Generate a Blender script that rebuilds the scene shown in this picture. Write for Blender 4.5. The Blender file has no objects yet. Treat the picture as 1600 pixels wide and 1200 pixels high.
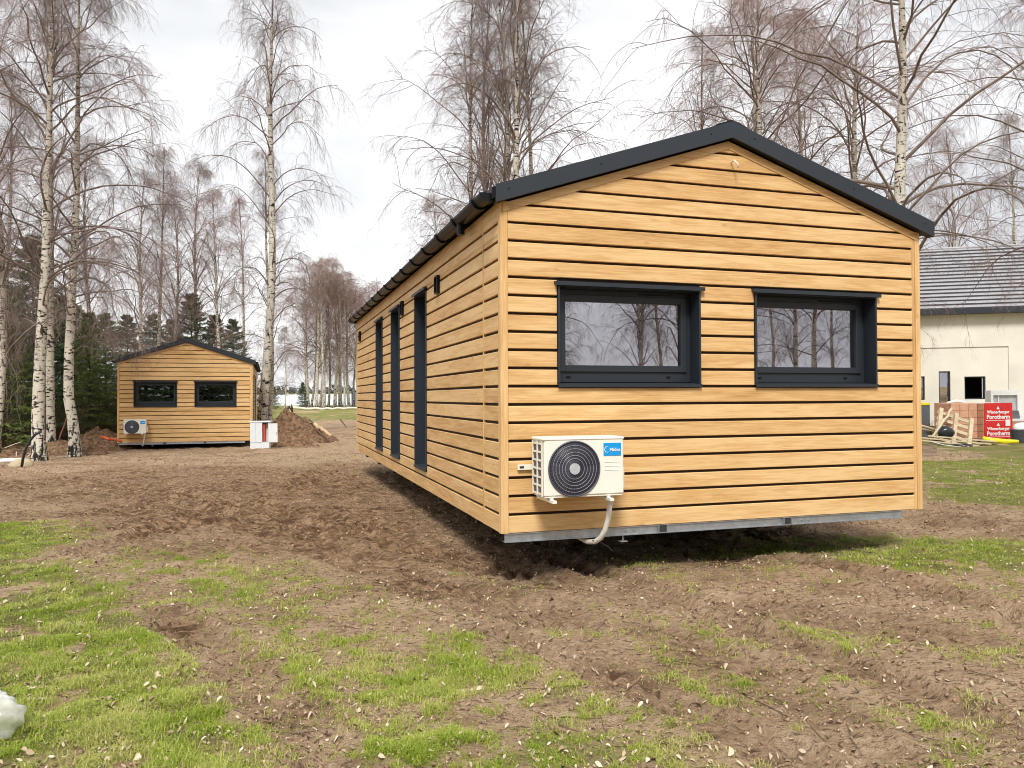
import bpy, math, random
import numpy as np
from mathutils import Matrix, Vector

# ------------------------------------------------------------------ camera
S = bpy.context.scene
COL = S.collection
FPX, PITCH, ROLL = 1209.0, math.radians(0.28), 0.011
EYE = np.array([0.0, 0.0, 1.65])
_r = np.array([1.0, 0, 0]); CF = np.array([0, math.cos(PITCH), math.sin(PITCH)]); _u = np.cross(_r, CF)
CR = math.cos(ROLL) * _r - math.sin(ROLL) * _u
CU = math.sin(ROLL) * _r + math.cos(ROLL) * _u
cd = bpy.data.cameras.new('camera'); cam = bpy.data.objects.new('camera', cd); COL.objects.link(cam)
cd.sensor_width = 36.0; cd.sensor_fit = 'HORIZONTAL'; cd.lens = 36.0 * FPX / 1600.0
cd.clip_start = 0.05; cd.clip_end = 6000
cam.matrix_world = Matrix(((CR[0], CU[0], -CF[0], EYE[0]), (CR[1], CU[1], -CF[1], EYE[1]), (CR[2], CU[2], -CF[2], EYE[2]), (0, 0, 0, 1)))
S.camera = cam

# ------------------------------------------------------------------ sky and sun (overcast)
SUN_DIR = Vector((-0.08, -1.0, 0.0)).normalized(); SUN_EL = math.radians(50)
w = bpy.data.worlds.new('World'); S.world = w; w.use_nodes = True
nt = w.node_tree; nt.nodes.clear()
def N(nt, typ, **kw):
    n = nt.nodes.new(typ)
    for k, v in kw.items():
        if k == 'ins':
            for i, val in v.items(): n.inputs[i].default_value = val
        else: setattr(n, k, v)
    return n
wo = N(nt, 'ShaderNodeOutputWorld'); bg = N(nt, 'ShaderNodeBackground'); bg.inputs[1].default_value = 0.1
sky = N(nt, 'ShaderNodeTexSky', sky_type='NISHITA', sun_disc=False, sun_elevation=SUN_EL, sun_rotation=math.atan2(SUN_DIR.x, SUN_DIR.y))
sky.dust_density = 3.0
tc = N(nt, 'ShaderNodeTexCoord'); mp = N(nt, 'ShaderNodeMapping'); mp.inputs['Scale'].default_value = (1.0, 1.0, 2.4); mp.inputs['Location'].default_value = (0.35, 0.1, 0.55)
nz = N(nt, 'ShaderNodeTexNoise', ins={'Scale': 2.1, 'Detail': 5.0, 'Roughness': 0.52, 'Distortion': 0.3})
rp = N(nt, 'ShaderNodeValToRGB'); e = rp.color_ramp.elements
e[0].position = 0.34; e[0].color = (3.0, 3.06, 3.15, 1); e[1].position = 0.60; e[1].color = (4.9, 4.9, 4.9, 1)
mx = N(nt, 'ShaderNodeMix', data_type='RGBA'); mx.inputs[0].default_value = 0.93
L = nt.links.new
L(tc.outputs['Generated'], mp.inputs[0]); L(mp.outputs[0], nz.inputs['Vector']); L(nz.outputs[0], rp.inputs[0])
L(sky.outputs[0], mx.inputs[6]); L(rp.outputs[0], mx.inputs[7]); L(mx.outputs[2], bg.inputs[0]); L(bg.outputs[0], wo.inputs[0])
sd = bpy.data.lights.new('sun', 'SUN'); sd.energy = 1.5; sd.angle = math.radians(15); sd.color = (1.0, 0.965, 0.91)
so = bpy.data.objects.new('sun', sd); COL.objects.link(so)
_d = Vector((SUN_DIR.x * math.cos(SUN_EL), SUN_DIR.y * math.cos(SUN_EL), math.sin(SUN_EL)))
so.rotation_euler = _d.to_track_quat('Z', 'Y').to_euler(); so.location = (-5, -15, 20)
vs = S.view_settings; vs.view_transform = 'Standard'; vs.look = 'None'; vs.gamma = 1.0; vs.use_curve_mapping = False
vs.exposure = 1.33
S.cycles.filter_width = 1.0

# ------------------------------------------------------------------ helpers
rng = np.random.default_rng(7); random.seed(7)
def ray(px, py): return CR * (px - 800) / FPX - CU * (py - 600) / FPX + CF
def gpoint(px, py, z=0.0):
    d = ray(px, py); return EYE + d * (z - EYE[2]) / d[2]
def xat(px, py, y):
    d = ray(px, py); return float(d[0] / d[1] * y)
def zat(px, py, y):
    d = ray(px, py); return float(EYE[2] + d[2] / d[1] * y)

_P = np.random.default_rng(3).random(65536)
def vnoise(x, y, seed=0):
    xi = np.floor(x).astype(np.int64); yi = np.floor(y).astype(np.int64); fx = x - xi; fy = y - yi
    fx = fx * fx * (3 - 2 * fx); fy = fy * fy * (3 - 2 * fy)
    def h(a, b): return _P[((a * 73856093) ^ (b * 19349663) ^ (seed * 83492791)) & 65535]
    return (h(xi, yi) * (1 - fx) + h(xi + 1, yi) * fx) * (1 - fy) + (h(xi, yi + 1) * (1 - fx) + h(xi + 1, yi + 1) * fx) * fy
def fbm(x, y, oct=4, seed=0):
    t = 0.0; a = 0.5
    for i in range(oct):
        t = t + a * vnoise(x * 2 ** i + 17.3 * i, y * 2 ** i + 9.1 * i, seed + i); a *= 0.5
    return t / (1 - 0.5 ** oct)
def sstep(a, b, x):
    t = np.clip((x - a) / (b - a), 0, 1); return t * t * (3 - 2 * t)

def props(o, label=None, cat=None, group=None, kind=None):
    if label: o['label'] = label
    if cat: o['category'] = cat
    if group: o['group'] = group
    if kind: o['kind'] = kind
    return o
def empty(name, loc=(0, 0, 0), rot=(0, 0, 0), label=None, cat=None, group=None):
    o = bpy.data.objects.new(name, None); COL.objects.link(o); o.location = loc; o.rotation_euler = rot; o.empty_display_size = 0.2
    return props(o, label, cat, group)
def link(name, me, parent=None, mat=None):
    if mat is not None and len(me.materials) == 0: me.materials.append(mat)
    o = bpy.data.objects.new(name, me); COL.objects.link(o)
    if parent is not None: o.parent = parent
    return o
def copy_tree(o, parent=None):
    c = o.copy(); COL.objects.link(c)
    if parent is not None: c.parent = parent
    for ch in list(o.children): copy_tree(ch, c)
    return c
def mesh_np(name, V, faces, smooth=False):
    """V (n,3); faces list of int arrays (m,k)"""
    me = bpy.data.meshes.new(name)
    V = np.asarray(V, np.float32); me.vertices.add(len(V)); me.vertices.foreach_set('co', V.ravel())
    fl = [np.asarray(f, np.int32) for f in faces if len(f)]
    nl = sum(f.size for f in fl); npoly = sum(len(f) for f in fl)
    me.loops.add(nl); me.polygons.add(npoly)
    me.loops.foreach_set('vertex_index', np.concatenate([f.ravel() for f in fl]))
    tot = np.concatenate([np.full(len(f), f.shape[1], np.int32) for f in fl])
    me.polygons.foreach_set('loop_start', np.concatenate([[0], np.cumsum(tot)[:-1]]).astype(np.int32))
    if smooth: me.polygons.foreach_set('use_smooth', np.ones(npoly, bool))
    me.update(calc_edges=True)
    return me
def tubes(paths, radii, sides=3):
    """paths (N,K,3), radii (N,K) -> V,Q"""
    paths = np.asarray(paths, float); N_, K = paths.shape[:2]
    t = np.gradient(paths, axis=1); t /= np.linalg.norm(t, axis=2, keepdims=True) + 1e-9
    ref = np.random.default_rng(N_).normal(size=(N_, 1, 3)); ref[..., 2] *= 0.3
    n1 = np.cross(t, np.broadcast_to(ref, t.shape)); n1 /= np.linalg.norm(n1, axis=2, keepdims=True) + 1e-9
    n2 = np.cross(t, n1)
    a = np.arange(sides) * 2 * np.pi / sides
    V = paths[:, :, None, :] + radii[:, :, None, None] * (np.cos(a)[None, None, :, None] * n1[:, :, None, :] + np.sin(a)[None, None, :, None] * n2[:, :, None, :])
    idx = np.arange(N_ * K * sides).reshape(N_, K, sides)
    nx = np.roll(idx, -1, axis=2)
    Q = np.stack([idx[:, :-1], nx[:, :-1], nx[:, 1:], idx[:, 1:]], axis=-1).reshape(-1, 4)
    return V.reshape(-1, 3), Q

class MB:
    """collects geometry; fm maps (u,n,z)->xyz"""
    def __init__(s, fm=None): s.v = []; s.f = []; s.fm = fm
    def add(s, vs_, fs_):
        o = len(s.v)
        if s.fm: vs_ = [s.fm(*p) for p in vs_]
        s.v += [tuple(p) for p in vs_]; s.f += [tuple(i + o for i in f) for f in fs_]; return s
    def box(s, x0, x1, y0, y1, z0, z1):
        return s.add([(x0, y0, z0), (x1, y0, z0), (x1, y1, z0), (x0, y1, z0), (x0, y0, z1), (x1, y0, z1), (x1, y1, z1), (x0, y1, z1)],
                     [(0, 3, 2, 1), (4, 5, 6, 7), (0, 1, 5, 4), (1, 2, 6, 5), (2, 3, 7, 6), (3, 0, 4, 7)])
    def cbox(s, x0, x1, y0, y1, z0, z1, b=0.004):
        """box chamfered on all edges"""
        P = []; I = {}
        for i, (x, sx) in enumerate(((x0, 1), (x1, -1))):
            for j, (y, sy) in enumerate(((y0, 1), (y1, -1))):
                for k, (z, sz) in enumerate(((z0, 1), (z1, -1))):
                    I[i, j, k] = len(P)
                    P += [(x, y + sy * b, z + sz * b), (x + sx * b, y, z + sz * b), (x + sx * b, y + sy * b, z)]
        F = []
        for ax in range(3):
            for sd_ in (0, 1):
                o = [a for a in range(3) if a != ax]; q = []
                for (a, b_) in ((0, 0), (1, 0), (1, 1), (0, 1)):
                    k = [0, 0, 0]; k[ax] = sd_; k[o[0]] = a; k[o[1]] = b_; q.append(I[tuple(k)] + ax)
                F.append(tuple(q))
            o = [a for a in range(3) if a != ax]
            for a in (0, 1):
                for b_ in (0, 1):
                    k0 = [0, 0, 0]; k0[o[0]] = a; k0[o[1]] = b_; k1 = list(k0); k1[ax] = 1
                    A, B = I[tuple(k0)], I[tuple(k1)]
                    F.append((A + o[0], B + o[0], B + o[1], A + o[1]))
        for k in I.values(): F.append((k, k + 1, k + 2))
        return s.add(P, F)
    def prism(s, poly, n0, n1, axis=1):
        """poly in (a,b) extruded along axis (0,1,2)"""
        m = len(poly)
        def pt(a, b, n): return {0: (n, a, b), 1: (a, n, b), 2: (a, b, n)}[axis]
        vs_ = [pt(a, b, n0) for a, b in poly] + [pt(a, b, n1) for a, b in poly]
        return s.add(vs_, [tuple(range(m)), tuple(range(2 * m - 1, m - 1, -1))] + [(i, (i + 1) % m, m + (i + 1) % m, m + i) for i in range(m)])
    def tube(s, pts, r, sides=8, cap=True):
        pts = np.array(pts, float); r = np.full(len(pts), r) if np.isscalar(r) else np.array(r, float)
        t = np.gradient(pts, axis=0); t /= np.linalg.norm(t, axis=1, keepdims=True) + 1e-9
        ref = np.array([0.31, 0.17, 0.93]) if abs(t[0][2]) < 0.8 else np.array([0.95, 0.2, 0.1])
        vs_ = []
        for p, d, q in zip(pts, t, r):
            a = np.cross(d, ref); a /= np.linalg.norm(a); b = np.cross(d, a)
            vs_ += [p + q * (math.cos(x) * a + math.sin(x) * b) for x in np.arange(sides) * 2 * math.pi / sides]
        K = len(pts); fs_ = [(k * sides + i, k * sides + (i + 1) % sides, (k + 1) * sides + (i + 1) % sides, (k + 1) * sides + i) for k in range(K - 1) for i in range(sides)]
        if cap: fs_ += [tuple(range(sides)), tuple(range(K * sides - 1, (K - 1) * sides - 1, -1))]
        return s.add(vs_, fs_)
    def ring(s, c, R_, r, axis=1, n=40, m=5):
        vs_ = []
        for i in range(n):
            a = 2 * math.pi * i / n
            for j in range(m):
                b = 2 * math.pi * j / m; q = R_ + r * math.cos(b); h = r * math.sin(b)
                p = (q * math.cos(a), h, q * math.sin(a)) if axis == 1 else ((q * math.cos(a), q * math.sin(a), h) if axis == 2 else (h, q * math.cos(a), q * math.sin(a)))
                vs_.append((c[0] + p[0], c[1] + p[1], c[2] + p[2]))
        return s.add(vs_, [(i * m + j, ((i + 1) % n) * m + j, ((i + 1) % n) * m + (j + 1) % m, i * m + (j + 1) % m) for i in range(n) for j in range(m)])
    def cyl(s, c, r, h, axis=1, n=24):
        poly = [(r * math.cos(2 * math.pi * i / n), r * math.sin(2 * math.pi * i / n)) for i in range(n)]
        if axis == 1: return s.prism([(c[0] + a, c[2] + b) for a, b in poly], c[1], c[1] + h, 1)
        if axis == 2: return s.prism([(c[0] + a, c[1] + b) for a, b in poly], c[2], c[2] + h, 2)
        return s.prism([(c[1] + a, c[2] + b) for a, b in poly], c[0], c[0] + h, 0)
    def mesh(s, name, smooth=False):
        me = bpy.data.meshes.new(name); me.from_pydata([tuple(map(float, p)) for p in s.v], [], s.f)
        import bmesh
        bm = bmesh.new(); bm.from_mesh(me); bmesh.ops.recalc_face_normals(bm, faces=bm.faces); bm.to_mesh(me); bm.free()
        if smooth:
            me.polygons.foreach_set('use_smooth', [True] * len(me.polygons))
        return me
    def build(s, name, mat, parent=None, smooth=False): return link(name, s.mesh(name, smooth), parent, mat)

# ------------------------------------------------------------------ materials
def newmat(name):
    m = bpy.data.materials.new(name); m.use_nodes = True; t = m.node_tree
    return m, t, t.nodes['Principled BSDF']
def plain(name, col, rough=0.6, metal=0.0, var=0.12, scale=8.0, bump=0.0, spec=0.5):
    m, t, b = newmat(name); l = t.links.new
    tc = N(t, 'ShaderNodeTexCoord'); oi = N(t, 'ShaderNodeObjectInfo')
    ad = N(t, 'ShaderNodeVectorMath', operation='MULTIPLY_ADD'); l(oi.outputs['Random'], ad.inputs[0]); ad.inputs[1].default_value = (9, 7, 5); l(tc.outputs['Object'], ad.inputs[2])
    n = N(t, 'ShaderNodeTexNoise', ins={'Scale': scale, 'Detail': 6.0, 'Roughness': 0.6}); l(ad.outputs[0], n.inputs['Vector'])
    r = N(t, 'ShaderNodeValToRGB'); e = r.color_ramp.elements
    e[0].position = 0.3; e[1].position = 0.7
    e[0].color = (*[c * (1 - var) for c in col], 1); e[1].color = (*[min(1, c * (1 + var)) for c in col], 1)
    l(n.outputs[0], r.inputs[0]); l(r.outputs[0], b.inputs['Base Color'])
    b.inputs['Roughness'].default_value = rough; b.inputs['Metallic'].default_value = metal; b.inputs['Specular IOR Level'].default_value = spec
    if bump:
        bp = N(t, 'ShaderNodeBump', ins={'Strength': bump, 'Distance': 0.01}); l(n.outputs[0], bp.inputs['Height']); l(bp.outputs[0], b.inputs['Normal'])
    return m

def wood_mat(name, vertical=False, along='X', base=((0.40, 0.215, 0.075), (0.62, 0.375, 0.152), (0.74, 0.505, 0.245))):
    m, t, b = newmat(name); l = t.links.new
    tc = N(t, 'ShaderNodeTexCoord'); oi = N(t, 'ShaderNodeObjectInfo')
    ad = N(t, 'ShaderNodeVectorMath', operation='MULTIPLY_ADD'); l(oi.outputs['Random'], ad.inputs[0]); ad.inputs[1].default_value = (31, 23, 17); l(tc.outputs['Object'], ad.inputs[2])
    def mapping(s):
        q = N(t, 'ShaderNodeMapping'); q.inputs['Scale'].default_value = s; l(ad.outputs[0], q.inputs[0]); return q
    sc = {'X': lambda a, c: (a, 3, c), 'Y': lambda a, c: (3, a, c), 'Z': lambda a, c: (c, c, a)}[along]
    # broad cathedral figure: distorted bands
    m1 = mapping(sc(0.9, 9)); n1 = N(t, 'ShaderNodeTexNoise', ins={'Scale': 1.6, 'Detail': 3.0, 'Roughness': 0.5, 'Distortion': 0.6}); l(m1.outputs[0], n1.inputs['Vector'])
    mul = N(t, 'ShaderNodeMath', operation='MULTIPLY'); mul.inputs[1].default_value = 22.0; l(n1.outputs[0], mul.inputs[0])
    si = N(t, 'ShaderNodeMath', operation='SINE'); l(mul.outputs[0], si.inputs[0])
    # fine grain
    m2 = mapping(sc(1.6, 46)); n2 = N(t, 'ShaderNodeTexNoise', ins={'Scale': 2.0, 'Detail': 6.0, 'Roughness': 0.72}); l(m2.outputs[0], n2.inputs['Vector'])
    # patches
    m3 = mapping(sc(0.9, 7)); n3 = N(t, 'ShaderNodeTexNoise', ins={'Scale': 1.3, 'Detail': 2.0}); l(m3.outputs[0], n3.inputs['Vector'])
    a1 = N(t, 'ShaderNodeMath', operation='MULTIPLY_ADD'); l(si.outputs[0], a1.inputs[0]); a1.inputs[1].default_value = 0.055
    h3 = N(t, 'ShaderNodeMath', operation='MULTIPLY_ADD'); l(n3.outputs[0], h3.inputs[0]); h3.inputs[1].default_value = 0.5; h3.inputs[2].default_value = 0.12; l(h3.outputs[0], a1.inputs[2])
    a2 = N(t, 'ShaderNodeMath', operation='MULTIPLY_ADD'); l(n2.outputs[0], a2.inputs[0]); a2.inputs[1].default_value = 0.85; l(a1.outputs[0], a2.inputs[2])
    a3 = N(t, 'ShaderNodeMath', operation='MULTIPLY_ADD'); l(oi.outputs['Random'], a3.inputs[0]); a3.inputs[1].default_value = 0.16; l(a2.outputs[0], a3.inputs[2])
    r = N(t, 'ShaderNodeValToRGB'); e = r.color_ramp.elements
    e[0].position = 0.52; e[0].color = (*base[0], 1); e[1].position = 1.13; e[1].color = (*base[2], 1)
    x = e.new(0.79); x.color = (*base[1], 1)
    l(a3.outputs[0], r.inputs[0])
    # small dark knots
    m4 = mapping(sc(2.2, 5)); vo = N(t, 'ShaderNodeTexVoronoi', ins={'Scale': 1.0, 'Randomness': 1.0}); l(m4.outputs[0], vo.inputs['Vector'])
    kn = N(t, 'ShaderNodeMapRange', ins={'From Min': 0.02, 'From Max': 0.10, 'To Min': 0.72, 'To Max': 1.0}); l(vo.outputs['Distance'], kn.inputs['Value'])
    mm = N(t, 'ShaderNodeMix', data_type='RGBA', blend_type='MULTIPLY'); mm.inputs[0].default_value = 1.0
    cmb = N(t, 'ShaderNodeCombineColor'); [l(kn.outputs[0], cmb.inputs[i]) for i in range(3)]
    l(r.outputs[0], mm.inputs[6]); l(cmb.outputs[0], mm.inputs[7]); l(mm.outputs[2], b.inputs['Base Color'])
    b.inputs['Roughness'].default_value = 0.5; b.inputs['Specular IOR Level'].default_value = 0.35
    bp = N(t, 'ShaderNodeBump', ins={'Strength': 0.12, 'Distance': 0.004}); l(n2.outputs[0], bp.inputs['Height']); l(bp.outputs[0], b.inputs['Normal'])
    return m
M = {}
M['wood_x'] = wood_mat('oak_board', along='X'); M['wood_y'] = wood_mat('oak_board_side', along='Y'); M['wood_z'] = wood_mat('oak_trim', along='Z')
M['groove'] = plain('dark_brown_backing', (0.020, 0.009, 0.005), 0.8)
M['anthracite'] = plain('anthracite_metal', (0.017, 0.023, 0.032), 0.45, 0.0, 0.06, 3)
M['black_metal'] = plain('black_gutter', (0.006, 0.007, 0.009), 0.34, 0.0, 0.1, 3, spec=0.22)
M['galv'] = plain('galvanised_steel', (0.42, 0.45, 0.48), 0.42, 0.75, 0.2, 14, 0.05)
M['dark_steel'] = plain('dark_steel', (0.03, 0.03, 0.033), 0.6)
M['rubber'] = plain('rubber', (0.012, 0.012, 0.012), 0.8)
M['ac_white'] = plain('cream_white_enamel', (0.80, 0.78, 0.69), 0.35, 0, 0.03, 3)
M['pipe_white'] = plain('pipe_tape', (0.68, 0.66, 0.60), 0.6, 0, 0.08, 14, 0.2)
M['ac_dark'] = plain('fan_dark', (0.030, 0.032, 0.055), 0.35)
M['ac_grille'] = plain('grille_grey', (0.075, 0.075, 0.10), 0.4)
M['ac_grille_light'] = plain('grille_ring', (0.30, 0.30, 0.34), 0.35)
M['hub'] = plain('hub_grey', (0.42, 0.43, 0.45), 0.4)
M['blue'] = plain('badge_blue', (0.0, 0.30, 0.72), 0.35, 0, 0.02)
M['white'] = plain('white_plastic', (0.80, 0.80, 0.79), 0.45, 0, 0.03)
M['gray_plastic'] = plain('grey_plastic', (0.5, 0.5, 0.5), 0.5)
M['concrete'] = plain('concrete', (0.28, 0.27, 0.25), 0.9, 0, 0.2, 10, 0.4)
M['cab_white'] = plain('cabinet_grey_white', (0.66, 0.69, 0.71), 0.5, 0, 0.05)
M['red'] = plain('red_switchgear', (0.62, 0.06, 0.025), 0.45)
M['orange_pipe'] = plain('orange_pipe', (0.62, 0.12, 0.04), 0.45)
M['black_hose'] = plain('black_hose', (0.016, 0.018, 0.022), 0.4)
M['reflection_sheet'] = plain('reflection_sheet', (0.46, 0.45, 0.50), 0.9)
M['room'] = plain('room_dark', (0.10, 0.095, 0.09), 0.9)
M['plank'] = wood_mat('raw_plank', along='X', base=((0.36, 0.27, 0.16), (0.52, 0.42, 0.27), (0.62, 0.52, 0.36)))
M['old_plank'] = wood_mat('weathered_plank', along='X', base=((0.14, 0.10, 0.07), (0.26, 0.19, 0.13), (0.36, 0.29, 0.21)))
M['yellow'] = plain('yellow_sheet', (0.80, 0.68, 0.01), 0.4)
M['blue_cabin'] = plain('blue_panel', (0.03, 0.12, 0.36), 0.5)

def glass_mat(name, refl=0.26, tint=(0.62, 0.62, 0.66)):
    m = bpy.data.materials.new(name); m.use_nodes = True; t = m.node_tree; t.nodes.clear(); l = t.links.new
    o = N(t, 'ShaderNodeOutputMaterial'); tr = N(t, 'ShaderNodeBsdfTransparent'); tr.inputs[0].default_value = (*tint, 1)
    gl = N(t, 'ShaderNodeBsdfGlossy', ins={'Roughness': 0.006}); gl.inputs[0].default_value = (0.96, 0.94, 1.0, 1)
    fr = N(t, 'ShaderNodeFresnel', ins={'IOR': 1.5}); mr = N(t, 'ShaderNodeMapRange', ins={'From Min': 0.04, 'From Max': 1.0, 'To Min': refl, 'To Max': 1.0}); l(fr.outputs[0], mr.inputs['Value'])
    mxs = N(t, 'ShaderNodeMixShader'); l(mr.outputs[0], mxs.inputs[0]); l(tr.outputs[0], mxs.inputs[1]); l(gl.outputs[0], mxs.inputs[2]); l(mxs.outputs[0], o.inputs[0])
    tc = N(t, 'ShaderNodeTexCoord'); nn = N(t, 'ShaderNodeTexNoise', ins={'Scale': 2.0, 'Detail': 1.0}); l(tc.outputs['Object'], nn.inputs['Vector'])
    bp = N(t, 'ShaderNodeBump', ins={'Strength': 0.03, 'Distance': 0.01}); l(nn.outputs[0], bp.inputs['Height']); l(bp.outputs[0], gl.inputs['Normal'])
    return m
M['glass'] = glass_mat('coated_glazing', 0.36)

def bark_mat():
    m, t, b = newmat('birch_bark'); l = t.links.new
    tc = N(t, 'ShaderNodeTexCoord'); oi = N(t, 'ShaderNodeObjectInfo')
    ad = N(t, 'ShaderNodeVectorMath', operation='MULTIPLY_ADD'); l(oi.outputs['Random'], ad.inputs[0]); ad.inputs[1].default_value = (5, 9, 13); l(tc.outputs['Object'], ad.inputs[2])
    q = N(t, 'ShaderNodeMapping'); q.inputs['Scale'].default_value = (3.2, 3.2, 10); l(ad.outputs[0], q.inputs[0])
    n = N(t, 'ShaderNodeTexNoise', ins={'Scale': 1.5, 'Detail': 6.0, 'Roughness': 0.62, 'Distortion': 0.25}); l(q.outputs[0], n.inputs['Vector'])
    q2 = N(t, 'ShaderNodeMapping'); q2.inputs['Scale'].default_value = (9, 9, 2.2); l(ad.outputs[0], q2.inputs[0])
    n2 = N(t, 'ShaderNodeTexNoise', ins={'Scale': 1.4, 'Detail': 5.0, 'Roughness': 0.6}); l(q2.outputs[0], n2.inputs['Vector'])
    # rough black base: vertical fissures fade in below ~1.3 m
    sx = N(t, 'ShaderNodeSeparateXYZ'); l(tc.outputs['Object'], sx.inputs[0])
    lo = N(t, 'ShaderNodeMapRange', ins={'From Min': 0.2, 'From Max': 1.5, 'To Min': 0.13, 'To Max': 0.0}); l(sx.outputs[2], lo.inputs['Value'])
    f1 = N(t, 'ShaderNodeMath', operation='ADD'); l(n2.outputs[0], f1.inputs[0]); l(lo.outputs[0], f1.inputs[1])
    d1 = N(t, 'ShaderNodeMapRange', ins={'From Min': 0.60, 'From Max': 0.66}); l(f1.outputs[0], d1.inputs['Value'])
    d2 = N(t, 'ShaderNodeMapRange', ins={'From Min': 0.545, 'From Max': 0.585}); l(n.outputs[0], d2.inputs['Value'])
    mxm = N(t, 'ShaderNodeMath', operation='MAXIMUM'); l(d1.outputs[0], mxm.inputs[0]); l(d2.outputs[0], mxm.inputs[1])
    # upper trunk turns browner
    up = N(t, 'ShaderNodeMapRange', ins={'From Min': 7.0, 'From Max': 17.0, 'To Min': 0.0, 'To Max': 0.8}); l(sx.outputs[2], up.inputs['Value'])
    c = N(t, 'ShaderNodeMix', data_type='RGBA'); c.inputs[6].default_value = (0.72, 0.67, 0.56, 1); c.inputs[7].default_value = (0.34, 0.26, 0.20, 1); l(up.outputs[0], c.inputs[0])
    q3 = N(t, 'ShaderNodeTexNoise', ins={'Scale': 2.0, 'Detail': 4.0}); l(ad.outputs[0], q3.inputs['Vector'])
    c1 = N(t, 'ShaderNodeMix', data_type='RGBA', blend_type='MULTIPLY'); c1.inputs[0].default_value = 0.4; l(c.outputs[2], c1.inputs[6]); l(q3.outputs[0], c1.inputs[7])
    c2 = N(t, 'ShaderNodeMix', data_type='RGBA'); l(mxm.outputs[0], c2.inputs[0]); l(c1.outputs[2], c2.inputs[6]); c2.inputs[7].default_value = (0.022, 0.018, 0.015, 1)
    l(c2.outputs[2], b.inputs['Base Color']); b.inputs['Roughness'].default_value = 0.85; b.inputs['Specular IOR Level'].default_value = 0.2
    bp = N(t, 'ShaderNodeBump', ins={'Strength': 0.5, 'Distance': 0.02}); bp.invert = True; l(mxm.outputs[0], bp.inputs['Height']); l(bp.outputs[0], b.inputs['Normal'])
    return m
M['bark'] = bark_mat()
M['limb'] = plain('birch_limb', (0.18, 0.14, 0.118), 0.85, 0, 0.4, 3, spec=0.2)
M['twig'] = plain('birch_twig', (0.26, 0.195, 0.175), 0.8, 0, 0.35, 0.7, spec=0.2)
M['twig_red'] = plain('birch_twig_red', (0.33, 0.215, 0.185), 0.8, 0, 0.3, 0.7, spec=0.2)
M['pine_trunk'] = plain('conifer_bark', (0.075, 0.055, 0.042), 0.9, 0, 0.3, 6)
M['needles'] = plain('spruce_needles', (0.075, 0.125, 0.050), 0.7, 0, 0.45, 1.3, spec=0.25)
M['needles_b'] = plain('spruce_needles_light', (0.135, 0.175, 0.048), 0.7, 0, 0.45, 1.3, spec=0.25)
M['shrub'] = plain('dry_shrub', (0.14, 0.105, 0.062), 0.85, 0, 0.4, 1.0, spec=0.2)

# ------------------------------------------------------------------ ground
def poly_world(pix): return np.array([gpoint(a, b)[:2] for a, b in pix])
def soft_poly(x, y, poly, soft):
    inside = np.zeros(x.shape, bool); dmin = np.full(x.shape, 1e9)
    n = len(poly)
    for i in range(n):
        (ax, ay), (bx, by) = poly[i], poly[(i + 1) % n]
        c = ((ay > y) != (by > y)) & (x < (bx - ax) * (y - ay) / (by - ay + 1e-12) + ax); inside ^= c
        t = np.clip(((x - ax) * (bx - ax) + (y - ay) * (by - ay)) / ((bx - ax) ** 2 + (by - ay) ** 2 + 1e-12), 0, 1)
        dmin = np.minimum(dmin, np.hypot(x - ax - t * (bx - ax), y - ay - t * (by - ay)))
    sdv = np.where(inside, dmin, -dmin)
    return sstep(-soft, soft, sdv)
GRASS = [  # (pixel outline of the patch on the ground, softness m, density)
    ([(-400, 808), (105, 812), (130, 842), (70, 862), (150, 905), (235, 965), (300, 1000), (345, 1090), (400, 1210), (-300, 1210)], 0.45, 1.0),
    ([(140, 862), (330, 855), (430, 880), (510, 908), (470, 960), (330, 955), (210, 905)], 0.4, 0.62),
    ([(330, 950), (520, 915), (640, 960), (560, 1030), (400, 1010)], 0.25, 0.38),
    ([(560, 1050), (700, 1028), (880, 1046), (935, 1085), (800, 1108), (600, 1090)], 0.3, 0.8),
    ([(480, 1140), (700, 1118), (900, 1140), (1010, 1165), (1010, 1215), (480, 1215)], 0.3, 0.8),
    ([(300, 1000), (470, 1000), (560, 1060), (480, 1130), (380, 1120)], 0.2, 0.45),
    ([(640, 905), (800, 960), (900, 1000), (700, 1020), (560, 960)], 0.25, 0.18),
    ([(1395, 1085), (1520, 1105), (1610, 1130), (1620, 1190), (1480, 1200), (1400, 1130)], 0.25, 0.7),
    ([(1060, 852), (1230, 822), (1440, 822), (1640, 848), (1640, 905), (1450, 895), (1250, 872)], 0.4, 0.95),
    ([(1400, 705), (1900, 690), (1900, 790), (1640, 800), (1430, 775)], 0.6, 1.0),
    ([(1270, 985), (1420, 960), (1480, 1010), (1330, 1050)], 0.2, 0.25),
    ([(1040, 960), (1180, 975), (1280, 1040), (1180, 1060), (1060, 1010)], 0.2, 0.22),
]
GRASS = [(poly_world(p), s_, d) for p, s_, d in GRASS]
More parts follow.
